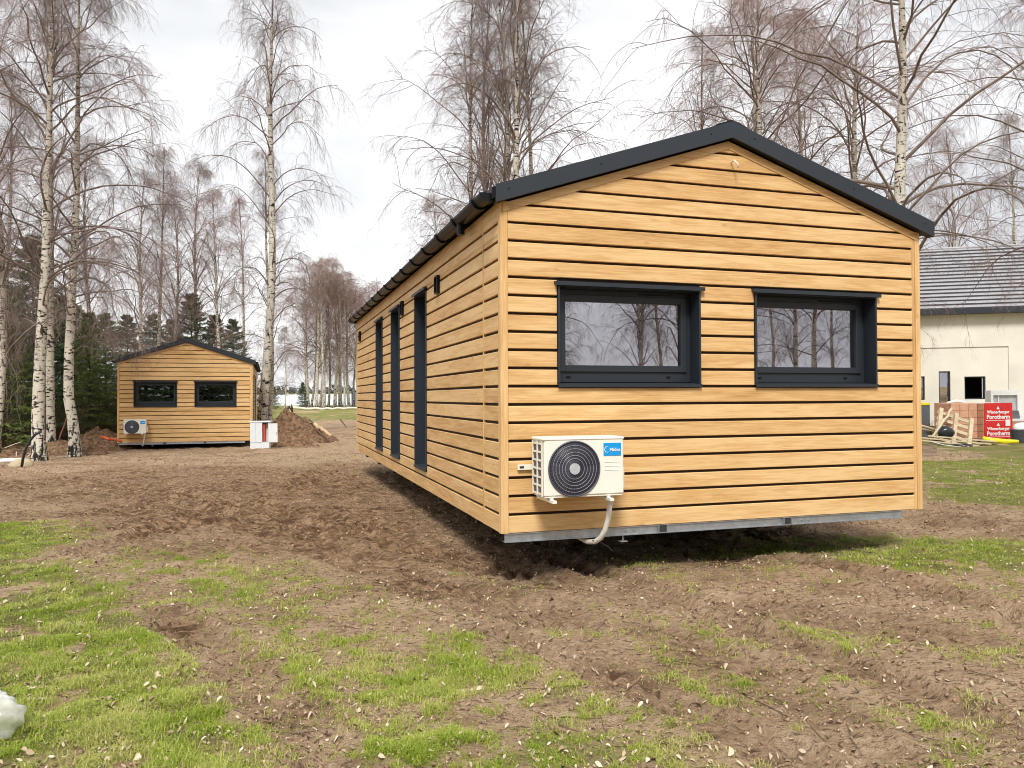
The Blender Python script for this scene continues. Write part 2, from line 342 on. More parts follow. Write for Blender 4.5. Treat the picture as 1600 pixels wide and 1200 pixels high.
TRK = [  # pixel centre line, width m, depth m, tread spacing
    ([(560, 1260), (500, 1170), (440, 1100), (350, 1030), (250, 960)], 0.34, 0.040, 0.14),
    ([(880, 868), (1000, 915), (1110, 965), (1250, 1015), (1420, 1080), (1640, 1180)], 0.30, 0.050, 0.0),
    ([(1230, 868), (1330, 892), (1450, 925), (1640, 975)], 0.42, 0.055, 0.22),
    ([(300, 790), (470, 845), (600, 890), (720, 935), (860, 965)], 0.55, 0.035, 0.20),
    ([(760, 985), (900, 1035), (1050, 1100), (1250, 1190)], 0.26, 0.028, 0.13),
    ([(420, 800), (620, 850), (800, 890), (1000, 930), (1250, 960), (1500, 1000)], 0.55, 0.032, 0.20),
    ([(100, 735), (250, 760), (420, 790), (600, 830)], 0.6, 0.045, 0.24),
    ([(540, 700), (480, 745), (330, 800), (150, 860)], 0.6, 0.04, 0.24),
    ([(1000, 980), (1200, 1050), (1330, 1140), (1420, 1230)], 0.30, 0.026, 0.13),
]
TRKW = [(poly_world(p_), w_, d_, t_) for p_, w_, d_, t_ in TRK]
def track_mask(x, y):
    out = np.zeros(x.shape); k = (x > -14) & (x < 12) & (y > 2) & (y < 26)
    if not k.any(): return out
    xx, yy = x[k], y[k]; o = np.zeros(xx.shape)
    for pts, wd, dp, tr in TRKW:
        best = np.full(xx.shape, 1e9)
        for (ax, ay), (bx_, by_) in zip(pts[:-1], pts[1:]):
            t = np.clip(((xx - ax) * (bx_ - ax) + (yy - ay) * (by_ - ay)) / ((bx_ - ax) ** 2 + (by_ - ay) ** 2), 0, 1)
            best = np.minimum(best, np.hypot(xx - ax - t * (bx_ - ax), yy - ay - t * (by_ - ay)))
        o = np.maximum(o, sstep(wd * 0.72, wd * 0.42, best))
    out[k] = o; return out
def grass_mask(x, y):
    g = np.zeros(x.shape)
    for p, s_, d in GRASS: g = np.maximum(g, d * soft_poly(x, y, p, s_))
    # broad far lawn down to the water and lawns beyond the site
    far = sstep(48, 58, y + 3 * fbm(x * 0.2, y * 0.2, 2, 5)) * np.maximum(sstep(140, 122, y), sstep(300, 400, y))
    side = sstep(9.5, 11.5, x - 0.25 * (y - 12) + 1.5 * fbm(x * 0.3, y * 0.3, 2, 8)) * sstep(11, 13.5, y)
    back = sstep(2.6, 1.0, y)
    g = np.maximum(g, np.maximum(far, np.maximum(0.95 * side, 0.7 * back)))
    g = np.maximum(g, 0.27 * sstep(0.44, 0.60, fbm(x * 1.2 + 40, y * 1.2, 3, 17)) * sstep(9.5, 7.0, y - 0.15 * x))
    nz_ = fbm(x * 1.7, y * 1.7, 4, 11)
    nz2 = fbm(x * 7.0, y * 7.0, 3, 15)
    return np.clip(g * sstep(0.36, 0.61, nz_ * 0.55 + nz2 * 0.45 + 0.11 * g) * 1.1 * (1 - 0.85 * track_mask(x, y)), 0, 1)
def base_z(x, y):
    x = np.asarray(x, float); y = np.asarray(y, float)
    z = -0.44 * sstep(6, 30, y) - 0.06 * sstep(28, 60, y) - 0.22 * sstep(70, 122, y) - 2.2 * sstep(120, 136, y)
    z = z - 0.09 * sstep(6.0, 7.6, y - 0.3 * x) * sstep(-1.2, 0.3, x) * sstep(6.0, 4.8, x) * sstep(20, 15, y)
    z = z + 2.1 * sstep(470, 500, y)
    return z
def detail_z(x, y):
    z = 0.055 * (fbm(x * 0.9, y * 0.9, 3, 21) - 0.5) + 0.030 * (fbm(x * 4.0, y * 4.0, 3, 22) - 0.5)
    rough = 1 - 0.55 * grass_mask(x, y)
    # clods, elongated across the field
    wx_ = 0.5 * fbm(x * 1.3, y * 1.3, 2, 31); wy_ = 0.5 * fbm(x * 1.3 + 9, y * 1.3, 2, 32)
    c = fbm((x + wx_) * 3.2, (y + wy_) * 3.2, 2, 33); c2 = fbm((x + wx_) * 9.0, (y + wy_) * 9.0, 2, 36)
    fld = sstep(6.5, 8.5, y - 0.12 * x)
    z = z + rough * (0.010 + 0.055 * fld) * (0.25 - np.abs(c - 0.5) * 2) + rough * (0.022 + 0.045 * fld) * (0.25 - np.abs(c2 - 0.5) * 2)
    z = z + rough * 0.026 * (fbm(x * 13, y * 16, 2, 41) - 0.5)
    for pix, wd, dp, tr in TRK:
        pts = poly_world(pix); acc = 0.0
        best = np.full(x.shape, 1e9); along = np.zeros(x.shape); sgn = np.zeros(x.shape)
        for (ax, ay), (bx, by) in zip(pts[:-1], pts[1:]):
            L_ = math.hypot(bx - ax, by - ay); ux, uy = (bx - ax) / L_, (by - ay) / L_
            t = np.clip((x - ax) * ux + (y - ay) * uy, 0, L_); dx = x - ax - t * ux; dy = y - ay - t * uy
            d = np.hypot(dx, dy); k = d < best; best = np.where(k, d, best); along = np.where(k, acc + t, along); sgn = np.where(k, dx * uy - dy * ux, sgn)
            acc += L_
        best = best + 0.05 * (fbm(x * 3, y * 3, 2, 51) - 0.5)
        pw = 0.35 + 0.9 * fbm(along * 0.7, along * 0 + wd * 9, 2, 61)
        prof = -sstep(wd * 0.62, wd * 0.38, best) + 0.75 * np.exp(-((best - wd * 0.66) / (wd * 0.13)) ** 2)
        if tr: prof = prof + 1.0 * sstep(wd * 0.52, wd * 0.42, best) * np.tanh(3 * np.sin(2 * np.pi * (along + 0.6 * np.abs(sgn)) / tr)) * np.clip(1.6 * fbm(x * 1.5, y * 1.5, 2, 71) - 0.2, 0, 1)
        z = z + 1.1 * dp * pw * prof
    return z
def axis(parts):
    out = []
    for a, b, s_ in parts: out += list(np.arange(a, b - 1e-6, s_))
    return np.array(out + [parts[-1][1]])
gx = axis([(-900, -120, 60), (-120, -40, 8), (-40, -17, 1.0), (-17, -7, 0.09), (-7, 6, 0.038), (6, 13, 0.09), (13, 30, 0.6), (30, 120, 6), (120, 900, 60)])
gy = axis([(-300, -30, 30), (-30, 2, 1.6), (2, 2.8, 0.1), (2.8, 12.5, 0.038), (12.5, 20, 0.065), (20, 38, 0.13), (38, 70, 1.0), (70, 150, 3), (150, 600, 25), (600, 2400, 300)])
X, Y = np.meshgrid(gx, gy)
near = (X > -18) & (X < 26) & (Y > 1.5) & (Y < 40)
Zg = base_z(X, Y)
Zd = np.zeros_like(Zg); Zd[near] = detail_z(X[near], Y[near])
fade = sstep(-18, -16, X) * sstep(26, 22, X) * sstep(1.5, 2.5, Y) * sstep(40, 34, Y)
Zg = Zg + Zd * fade
gmask = grass_mask(X.ravel(), Y.ravel())
ny, nx_ = X.shape
idx = np.arange(nx_ * ny).reshape(ny, nx_)
Q = np.stack([idx[:-1, :-1], idx[:-1, 1:], idx[1:, 1:], idx[1:, :-1]], -1).reshape(-1, 4)
gme = mesh_np('ground', np.stack([X.ravel(), Y.ravel(), Zg.ravel()], 1), [Q], smooth=True)
at = gme.attributes.new('cover', 'FLOAT', 'POINT'); at.data.foreach_set('value', gmask.astype(np.float32))
xr, yr = X.ravel(), Y.ravel()
HX = np.array([math.cos(0.3055), math.sin(0.3055)])
fieldm = soft_poly(xr, yr, poly_world([(-200, 742), (60, 735), (180, 716), (380, 712), (470, 706), (560, 706), (640, 740), (780, 830), (1300, 860), (1300, 878), (900, 900), (620, 900), (420, 850), (250, 838), (140, 832), (0, 790), (-200, 780)]), 0.9)
damp = np.clip(fieldm * (0.65 + 0.8 * (fbm(xr * 0.5, yr * 0.5, 3, 81) - 0.4)) + sstep(0.52, 0.70, fbm(xr * 1.1, yr * 1.1, 4, 82)) * 0.55, 0, 1)
sand = np.clip(soft_poly(xr, yr, poly_world([(380, 702), (560, 672), (570, 700), (520, 712), (430, 716)]), 0.8) + soft_poly(xr, yr, poly_world([(-200, 755), (60, 748), (170, 768), (120, 800), (-200, 800)]), 0.7) * 0.6, 0, 1) * sstep(0.3, 0.6, fbm(xr * 1.2, yr * 1.2, 3, 83))
tm_ = track_mask(xr, yr)
damp = np.clip(damp + 0.5 * tm_ * sstep(0.25, 0.6, fbm(xr * 2.5, yr * 2.5, 3, 85)), 0, 1)
for nm, arr in (('damp', damp), ('sand', sand)):
    a_ = gme.attributes.new(nm, 'FLOAT', 'POINT'); a_.data.foreach_set('value', arr.astype(np.float32))
def ground_mat():
    m, t, b = newmat('bare_soil_and_turf'); l = t.links.new
    tc = N(t, 'ShaderNodeTexCoord')
    def att(n): return N(t, 'ShaderNodeAttribute', attribute_name=n)
    def noise(sc, det=6.0, ro=0.6, dist=0.0):
        n = N(t, 'ShaderNodeTexNoise', ins={'Scale': sc, 'Detail': det, 'Roughness': ro, 'Distortion': dist}); l(tc.outputs['Object'], n.inputs['Vector']); return n
    def mixc(f, a, b_):
        x = N(t, 'ShaderNodeMix', data_type='RGBA'); l(f, x.inputs[0])
        for i, v in ((6, a), (7, b_)):
            if isinstance(v, tuple): x.inputs[i].default_value = (*v, 1)
            else: l(v, x.inputs[i])
        return x.outputs[2]
    def rng_(s_, a, b_):
        r = N(t, 'ShaderNodeMapRange', ins={'From Min': a, 'From Max': b_}); l(s_, r.inputs['Value']); return r.outputs[0]
    n1 = noise(3.0); n2 = noise(26.0, 5.0, 0.7); n3 = noise(0.8, 4.0); n4 = noise(90.0, 3.0, 0.7)
    mpn = N(t, 'ShaderNodeMapping'); mpn.inputs['Scale'].default_value = (1.0, 2.2, 1.0); mpn.inputs['Rotation'].default_value = (0, 0, 0.2); l(tc.outputs['Object'], mpn.inputs[0])
    n5 = N(t, 'ShaderNodeTexNoise', ins={'Scale': 5.0, 'Detail': 7.0, 'Roughness': 0.72, 'Distortion': 0.5}); l(mpn.outputs[0], n5.inputs['Vector'])
    soil = mixc(rng_(n1.outputs[0], 0.35, 0.65), (0.40, 0.265, 0.158), (0.62, 0.44, 0.285))
    soil = mixc(rng_(n2.outputs[0], 0.47, 0.66), soil, (0.70, 0.52, 0.35))
    soil = mixc(att('damp').outputs['Fac'], soil, mixc(rng_(n5.outputs[0], 0.42, 0.60), (0.150, 0.084, 0.045), (0.52, 0.345, 0.205)))
    soil = mixc(att('sand').outputs['Fac'], soil, (0.56, 0.42, 0.26))
    st_ = N(t, 'ShaderNodeTexNoise', ins={'Scale': 16.0, 'Detail': 5.0, 'Roughness': 0.7, 'Distortion': 0.15}); l(mpn.outputs[0], st_.inputs['Vector'])
    soil = mixc(rng_(st_.outputs[0], 0.47, 0.36), soil, (0.150, 0.090, 0.052))
    spk = N(t, 'ShaderNodeMath', operation='GREATER_THAN'); l(n4.outputs[0], spk.inputs[0]); spk.inputs[1].default_value = 0.68
    soil = mixc(spk.outputs[0], soil, (0.10, 0.065, 0.04))
    turf = mixc(rng_(n2.outputs[0], 0.35, 0.65), (0.130, 0.150, 0.030), (0.25, 0.265, 0.06))
    turf = mixc(rng_(n3.outputs[0], 0.4, 0.7), turf, (0.29, 0.265, 0.095))
    gm = N(t, 'ShaderNodeMath', operation='MULTIPLY_ADD'); l(n2.outputs[0], gm.inputs[0]); gm.inputs[1].default_value = 0.9; 
    l(att('cover').outputs['Fac'], gm.inputs[2])
    col = mixc(rng_(gm.outputs[0], 0.90, 1.42), soil, turf)
    l(col, b.inputs['Base Color']); b.inputs['Roughness'].default_value = 0.95; b.inputs['Specular IOR Level'].default_value = 0.15
    hs = N(t, 'ShaderNodeMath', operation='MULTIPLY_ADD'); l(n4.outputs[0], hs.inputs[0]); hs.inputs[1].default_value = 0.4; l(n2.outputs[0], hs.inputs[2])
    bp = N(t, 'ShaderNodeBump', ins={'Strength': 1.0, 'Distance': 0.085}); l(hs.outputs[0], bp.inputs['Height']); l(bp.outputs[0], b.inputs['Normal'])
    return m
M['ground'] = ground_mat()
ground = props(link('ground', gme, None, M['ground']), kind='structure')
def gz(x, y):
    """surface height incl. relief"""
    x = np.atleast_1d(np.asarray(x, float)); y = np.atleast_1d(np.asarray(y, float))
    i = np.clip(np.searchsorted(gx, x) - 1, 0, nx_ - 2); j = np.clip(np.searchsorted(gy, y) - 1, 0, ny - 2)
    fx = (x - gx[i]) / (gx[i + 1] - gx[i]); fy = (y - gy[j]) / (gy[j + 1] - gy[j])
    return (Zg[j, i] * (1 - fx) + Zg[j, i + 1] * fx) * (1 - fy) + (Zg[j + 1, i] * (1 - fx) + Zg[j + 1, i + 1] * fx) * fy
def g1(x, y): return float(gz(x, y)[0])

# lake
def lake_mat():
    m, t, b = newmat('lake_water'); l = t.links.new
    tc = N(t, 'ShaderNodeTexCoord'); n = N(t, 'ShaderNodeTexNoise', ins={'Scale': 0.8, 'Detail': 4.0}); l(tc.outputs['Object'], n.inputs['Vector'])
    bp = N(t, 'ShaderNodeBump', ins={'Strength': 0.02, 'Distance': 0.02}); l(n.outputs[0], bp.inputs['Height']); l(bp.outputs[0], b.inputs['Normal'])
    b.inputs['Base Color'].default_value = (0.86, 0.88, 0.9, 1); b.inputs['Metallic'].default_value = 0.9; b.inputs['Roughness'].default_value = 0.32; b.inputs['IOR'].default_value = 1.33
    return m
props(MB().add([(-890, 110, -1.02), (890, 110, -1.02), (890, 600, -1.02), (-890, 600, -1.02)], [(0, 1, 2, 3)]).build('lake', lake_mat()), kind='structure')

# ------------------------------------------------------------------ the mobile house
W_, L_, H_, A_ = 4.5, 11.31, 2.85, 0.752
PIT, GAP, T_ = 0.1583, 0.025, 0.022
SL = A_ / (W_ / 2)
YAW = 0.3055
def rotm(y, p, r):
    return Matrix.Rotation(y, 4, 'Z') @ Matrix.Rotation(p, 4, 'X') @ Matrix.Rotation(r, 4, 'Y')
MH1 = Matrix.Translation((-0.0907, 6.6712, 0.3974)) @ rotm(YAW, -0.0091, 0.0101)
MH2 = Matrix.Translation((-14.0, 27.45, -0.15)) @ rotm(YAW, -0.004, 0.012)
FM = {'front': lambda u, n, z: (u, -n, z), 'left': lambda u, n, z: (-n, u, z), 'right': lambda u, n, z: (W_ + n, u, z), 'back': lambda u, n, z: (u, L_ + n, z)}
_bm = {}
def board(parent, face, u0, u1, z0, z1, ut0=None, ut1=None, name='board', n0=-0.004, n1=T_):
    """one chamfered board; ut0/ut1 = top edge ends for gable boards. local origin at its centre so equal boards share a mesh"""
    ut0 = u0 if ut0 is None else ut0; ut1 = u1 if ut1 is None else ut1
    c = 0.5 * (u0 + u1); zc = 0.5 * (z0 + z1)
    key = (face, round(u0 - c, 3), round(ut0 - c, 3), round(ut1 - c, 3), round(z1 - z0, 3), n0, n1)
    if key not in _bm:
        b = 0.004
        def fmap(u, n, z):
            p = FM[face](u, n, z); o = FM[face](0, 0, 0); return (p[0] - o[0], p[1] - o[1], p[2])
        mb = MB(fmap)
        base = [(u0 - c, z0 - zc), (u1 - c, z0 - zc), (ut1 - c, z1 - zc), (ut0 - c, z1 - zc)]
        ins = [(u0 - c + b, z0 - zc + b), (u1 - c - b, z0 - zc + b), (ut1 - c - b, z1 - zc - b), (ut0 - c + b, z1 - zc - b)]
        v = [(u, n0, z) for u, z in base] + [(u, n1 - b, z) for u, z in base] + [(u, n1, z) for u, z in ins]
        f = [(0, 1, 2, 3), (8, 9, 10, 11)] + [(i, (i + 1) % 4, 4 + (i + 1) % 4, 4 + i) for i in range(4)] + [(4 + i, 4 + (i + 1) % 4, 8 + (i + 1) % 4, 8 + i) for i in range(4)]
        mb.add(v, f); me = mb.mesh('board'); me.materials.append(M['wood_x'] if face in ('front', 'back') else M['wood_y']); _bm[key] = me
    o = bpy.data.objects.new(name, _bm[key]); COL.objects.link(o); o.parent = parent
    o.location = FM[face](c, 0, zc); return o
def cuts(a, b, z0, z1, ops):
    """split [a,b] where an opening crosses the row"""
    segs = [(a, b)]
    for (o0, o1, p0, p1) in ops:
        if p0 < z1 - 1e-4 and p1 > z0 + 1e-4:
            ns = []
            for s0, s1 in segs:
                if o1 <= s0 or o0 >= s1: ns.append((s0, s1)); continue
                if o0 > s0 + 0.01: ns.append((s0, o0))
                if o1 < s1 - 0.01: ns.append((o1, s1))
            segs = ns
    return segs
def rows(parent, face, segs, ops, gable=False):
    k = 0
    zmax = H_ + (A_ if gable else 0)
    while True:
        z0 = k * PIT + (GAP / 2 if k else 0.0); z1 = (k + 1) * PIT - GAP / 2; k += 1
        if z0 > zmax - 0.05: break
        if not gable and z1 > H_ - 0.06: z1 = H_ + 0.03
        for a, b in segs:
            # openings split rows both in length and in height
            zc = sorted({z0, z1} | {z for o in ops for z in (o[2], o[3]) if z0 + 0.012 < z < z1 - 0.012})
            for q0, q1 in zip(zc[:-1], zc[1:]):
                for s0, s1 in cuts(a, b, q0, q1, ops):
                    if gable:
                        if q1 < H_ - 0.08: board(parent, face, s0, s1, q0, q1); continue
                        poly = [(s0, q0), (s1, q0), (s1, q1), (s0, q1)]
                        for sg in (1, -1):      # clip by the two roof lines
                            g = lambda p: (H_ - 0.03 + (p[0] if sg > 0 else W_ - p[0]) * SL) - p[1]
                            out = []
                            for i in range(len(poly)):
                                a_, b_ = poly[i], poly[(i + 1) % len(poly)]; ga_, gb_ = g(a_), g(b_)
                                if ga_ >= 0: out.append(a_)
                                if ga_ * gb_ < 0: t_ = ga_ / (ga_ - gb_); out.append((a_[0] + t_ * (b_[0] - a_[0]), a_[1] + t_ * (b_[1] - a_[1])))
                            poly = out
                            if len(poly) < 3: break
                        if len(poly) < 3: continue
                        MB(FM[face]).prism(poly, -0.004, T_).build('board', M['wood_x'], parent)
                    else: board(parent, face, s0, s1, q0, q1)
        if not gable and z1 >= H_: break
def holed_wall(fm, a, b, z0, z1, ops, n0, n1):
    mb = MB(fm); us = sorted({a, b} | {o[0] for o in ops} | {o[1] for o in ops})
    for u0, u1 in zip(us[:-1], us[1:]):
        hs = sorted([(o[2], o[3]) for o in ops if o[0] <= u0 + 1e-6 and o[1] >= u1 - 1e-6]); z = z0
        for p0, p1 in hs: mb.box(u0, u1, n0, n1, z, p0); z = p1
        mb.box(u0, u1, n0, n1, z, z1)
    return mb
def window(parent, face, u0, u1, z0, z1, caps=True, tall=False, name='window'):
    fm = FM[face]; D = 0.19; t = 0.018
    mb = MB(fm)   # casing: sheet-metal reveal standing slightly proud of the boards
    lip = T_ + 0.016
    mb.box(u0, u0 + t, -D, lip, z0, z1); mb.box(u1 - t, u1, -D, lip, z0, z1); mb.box(u0 + t, u1 - t, -D, lip - 0.002, z1 - t, z1)
    win = mb.build(name, M['anthracite'], parent)
    sl = MB(fm).prism([(-D, z0 + 0.012), (lip + 0.012, z0 - 0.004), (lip + 0.012, z0 - 0.034), (lip + 0.002, z0 - 0.034), (lip + 0.002, z0 - 0.016), (-D, z0)], u0 - 0.003, u1 + 0.003, 0)
    sl.build('sill', M['anthracite'], win)
    MB(fm).prism([(0.0, z1 + 0.03), (lip + 0.03, z1 + 0.024), (lip + 0.03, z1 - 0.012), (lip + 0.022, z1 - 0.012), (lip + 0.022, z1 + 0.002), (0.0, z1 + 0.002)], u0 - 0.032, u1 + 0.032, 0).build('header', M['anthracite'], win)
    def ring(uA, uB, zA, zB, wl, wb, nA, nB, nm):
        r = MB(fm); r.cbox(uA, uA + wl, nA, nB, zA, zB, 0.003); r.cbox(uB - wl, uB, nA, nB, zA, zB, 0.003)
        r.cbox(uA + wl - 0.002, uB - wl + 0.002, nA, nB - 0.001, zA, zA + wb, 0.003); r.cbox(uA + wl - 0.002, uB - wl + 0.002, nA, nB - 0.001, zB - wl, zB, 0.003)
        return r.build(nm, M['anthracite'], win)
    a, b, c, d = u0 + t, u1 - t, z0 + 0.012, z1 - t
    fw = 0.052
    ring(a, b, c, d, fw, 0.10 if not tall else 0.06, -D - 0.002, -D + 0.062, 'frame')
    ia, ib, ic, id_ = a + fw - 0.004, b - fw + 0.004, c + (0.10 if not tall else 0.06) - 0.004, d - fw + 0.004
    sw = 0.06
    ring(ia, ib, ic, id_, sw, sw, -D + 0.02, -D + 0.080, 'sash')
    MB(fm).box(ia + sw - 0.006, ib - sw + 0.006, -D + 0.040, -D + 0.046, ic + sw - 0.006, id_ - sw + 0.006).build('pane', M['glass'], win)
    if caps:
        for f in (0.10, 0.83):
            uu = a + f * (b - a)
            MB(fm).add([(uu + 0.022 * math.cos(q), -D + 0.062 + h, c + 0.05 + 0.009 * math.sin(q)) for h in (0, 0.008) for q in np.arange(12) * math.pi / 6],
                       [tuple(range(11, -1, -1)), tuple(range(12, 24))] + [(i, (i + 1) % 12, 12 + (i + 1) % 12, 12 + i) for i in range(12)]).build('drain_cap', M['black_metal'], win)
        MB(fm).cbox(u0 + 0.62 * (b - a), u0 + 0.9 * (b - a), -D + 0.058, -D + 0.07, d - 0.03, d - 0.018, 0.003).build('vent_strip', M['black_metal'], win)
    if not tall:      # pale wavy sheet added inside as a base tone for the pane reflections
        n = 60; vs_ = []
        for i in range(n + 1):
            uu = u0 + (u1 - u0) * i / n; w_ = -D - 0.16 + 0.02 * math.sin(i * 1.25) + 0.01 * math.sin(i * 2.9 + 1)
            vs_ += [(uu, w_, z0 - 0.03), (uu, w_, z1 + 0.02)]
        MB(fm).add(vs_, [(2 * i, 2 * i + 2, 2 * i + 3, 2 * i + 1) for i in range(n)]).build('reflection_sheet', M['reflection_sheet'], win, True)
    return win

def house(mat4, label):
    root = empty('mobile_house', label=label, cat='mobile house'); root.matrix_world = mat4
    f_ops = [(0.503, 1.930, 1.292, 2.168), (2.524, 3.960, 1.292, 2.176)]
    s_ops = [(3.24, 4.03, 0.268, 2.545), (5.33, 6.15, 0.268, 2.56), (7.17, 8.00, 0.268, 2.56)]
    r_ops = [(2.2, 3.1, 0.268, 2.45), (6.4, 7.3, 0.268, 2.45)]
    # dark backing walls
    holed_wall(FM['front'], 0.0, W_, 0.0, H_, f_ops, -0.20, -0.004).prism([(0.0, H_), (W_, H_), (W_ / 2, H_ + A_ - 0.01)], -0.20, -0.004).build('wall_backing', M['groove'], root)
    holed_wall(FM['left'], 0.2, L_ - 0.2, 0.0, H_ + 0.02, s_ops, -0.20, -0.004).build('wall_backing', M['groove'], root)
    holed_wall(FM['right'], 0.2, L_ - 0.2, 0.0, H_ + 0.02, r_ops, -0.20, -0.004).build('wall_backing', M['groove'], root)
    MB(FM['back']).box(0.0, W_, -0.20, -0.004, 0, H_).prism([(0.0, H_), (W_, H_), (W_ / 2, H_ + A_ - 0.01)], -0.20, -0.004).build('wall_backing', M['groove'], root)
    # boards
    tr, tr2 = 0.045, 0.072
    pad = lambda ops: [(a - 0.004, b + 0.004, c - 0.036, d + 0.030) for a, b, c, d in ops]
    rows(root, 'front', [(tr, W_ - tr2)], pad(f_ops), True)
    rows(root, 'back', [(tr, W_ - tr)], [], True)
    rows(root, 'left', [(tr, 0.533), (0.552, 5.766), (5.772, 10.92), (10.932, L_ - tr)], pad(s_ops))
    rows(root, 'right', [(tr, 0.533), (0.552, 5.766), (5.772, 10.92), (10.932, L_ - tr)], pad(r_ops))
    # flat trims
    nt_ = T_ + 0.003
    MB().box(-nt_, tr - 0.003, -nt_, 0.0, 0, H_ + 0.02).box(-nt_, 0.0, 0.001, tr - 0.003, 0, H_ + 0.02).build('corner_trim', M['wood_z'], root)
    MB().box(W_ - 0.035, W_ + nt_, -nt_, 0.0, 0, H_ + 0.02).box(W_, W_ + nt_, 0.001, tr - 0.003, 0, H_ + 0.02).build('corner_trim', M['wood_z'], root)
    MB().box(W_ - tr2 + 0.002, W_ - 0.037, -T_ + 0.004, 0.0, 0, H_ + 0.01).build('edge_trim', M['wood_z'], root)
    MB().box(-nt_, tr - 0.003, L_, L_ + nt_, 0, H_ + 0.02).box(-nt_, 0.0, L_ - tr + 0.003, L_ - 0.001, 0, H_ + 0.02).build('corner_trim', M['wood_z'], root)
    MB().box(W_ - tr + 0.003, W_ + nt_, L_, L_ + nt_, 0, H_ + 0.02).box(W_, W_ + nt_, L_ - tr + 0.003, L_ - 0.001, 0, H_ + 0.02).build('corner_trim', M['wood_z'], root)
    for fc in ('left', 'right'): MB(FM[fc]).box(0.536, 0.549, 0.0, T_ + 0.003, 0, H_ + 0.02).build('joint_trim', M['wood_z'], root)
    for fc, nn in (('front', 1), ('back', 1)):
        for s_ in (-1, 1):
            e0, e1 = W_ / 2 + s_ * W_ / 2, W_ / 2
            MB(FM[fc]).prism([(e0, H_ - 0.075), (e1, H_ - 0.075 + A_), (e1, H_ + 0.0 + A_), (e0, H_ + 0.0)], T_ - 0.012, T_ + 0.007).build('verge_trim', M['wood_x'], root)
    # windows
    for k, o in enumerate(f_ops): window(root, 'front', *o)
    for o in s_ops: window(root, 'left', *o, caps=False, tall=True, name='tall_window')
    for o in r_ops: window(root, 'right', *o, caps=False, tall=True, name='tall_window')
    # wall vents on the long side
    for u in (2.52, 5.03, 10.55):
        v = MB(FM['left']); v.box(u - 0.075, u - 0.06, T_ - 0.005, T_ + 0.04, 2.39, 2.60).box(u + 0.06, u + 0.075, T_ - 0.005, T_ + 0.04, 2.39, 2.60)
        v.box(u - 0.06, u + 0.06, T_ - 0.005, T_ + 0.038, 2.585, 2.60).box(u - 0.06, u + 0.06, T_ - 0.005, T_ + 0.038, 2.39, 2.405)
        vo = v.build('wall_vent', M['black_metal'], root)
        for i in range(4): MB(FM['left']).box(u - 0.058, u + 0.058, T_ - 0.003, T_ + 0.012, 2.42 + 0.042 * i, 2.435 + 0.042 * i).build('slat', M['anthracite'], vo)
    # roof: two sheet-metal slopes, standing seams, ridge cap
    ov, fo = 0.115, 0.10
    zt = lambda x: H_ + 0.155 + (x if x < W_ / 2 else W_ - x) * SL      # top of roof
    for s_ in (0, 1):
        a, b = (-ov, W_ / 2) if s_ == 0 else (W_ + ov, W_ / 2)
        r = MB().prism([(a, zt(a) - 0.10), (b, zt(b) - 0.10), (b, zt(b)), (a, zt(a))], -fo + 0.012, L_ + fo - 0.012).build('roof_slope', M['black_metal'], root)
        for i in range(22):
            yy = 0.2 + i * (L_ - 0.4) / 21
            MB().prism([(a, zt(a) + 0.001), (b, zt(b) + 0.001), (b, zt(b) + 0.026), (a, zt(a) + 0.026)], yy - 0.008, yy + 0.008).build('standing_seam', M['black_metal'], r)
    MB().prism([(W_ / 2 - 0.16, zt(W_ / 2 - 0.16) + 0.028), (W_ / 2, zt(W_ / 2) + 0.030), (W_ / 2 + 0.16, zt(W_ / 2 + 0.16) + 0.028), (W_ / 2 + 0.16, zt(W_ / 2 + 0.16) + 0.006), (W_ / 2, zt(W_ / 2) + 0.008), (W_ / 2 - 0.16, zt(W_ / 2 - 0.16) + 0.006)], -fo + 0.013, L_ + fo - 0.013).build('ridge_cap', M['black_metal'], root)
    for yy0, yy1, sg in ((-fo - 0.004, -fo + 0.008, -1), (L_ + fo - 0.008, L_ + fo + 0.004, 1)):
        for s_ in (0, 1):
            a, b = (-ov + 0.03, W_ / 2) if s_ == 0 else (W_ + ov + 0.03, W_ / 2)
            za = zt(a if s_ == 0 else a)
            bo = MB().prism([(a, zt(a) - 0.142), (b, zt(b) - 0.142), (b, zt(b) + 0.012), (a, zt(a) + 0.012)], yy0, yy1).build('barge_board', M['anthracite'], root)
            # soffit return behind the barge board
            MB().prism([(a, zt(a) - 0.142), (b, zt(b) - 0.142), (b, zt(b) - 0.135), (a, zt(a) - 0.135)], min(yy0, yy1 + (0.09 if sg < 0 else -0.11)) + (0.012 if sg < 0 else 0), (yy1 + 0.075) if sg < 0 else yy0).build('soffit_return', M['black_metal'], bo)
            for f in (0.05, 0.42, 0.9):
                xx = a + f * (b - a); MB().cyl((xx, yy0 if sg < 0 else yy1, zt(xx) - 0.055), 0.007, -0.004 if sg < 0 else 0.004, 1, 8).build('screw', M['black_metal'], bo)
    # gutters
    for sx, x0 in ((-1, -ov - 0.02), (1, W_ + ov + 0.02)):
        cz = H_ + 0.075; rr = 0.072; gxc = x0
        prof = [(gxc + rr * math.cos(q), cz + rr * math.sin(q)) for q in np.linspace(math.pi, 2 * math.pi, 13)]
        inn = [(gxc + (rr - 0.006) * math.cos(q), cz + (rr - 0.006) * math.sin(q)) for q in np.linspace(2 * math.pi, math.pi, 13)]
        gut = MB().prism(prof + inn, -0.035, L_ + 0.06).build('gutter', M['black_metal'], root)
        for yy in (-0.045, L_ + 0.055):
            MB().prism([(gxc + (rr + 0.006) * math.cos(q), cz + (rr + 0.006) * math.sin(q)) for q in np.linspace(math.pi, 2 * math.pi, 15)], yy, yy + 0.022).build('end_cap', M['black_metal'], gut)
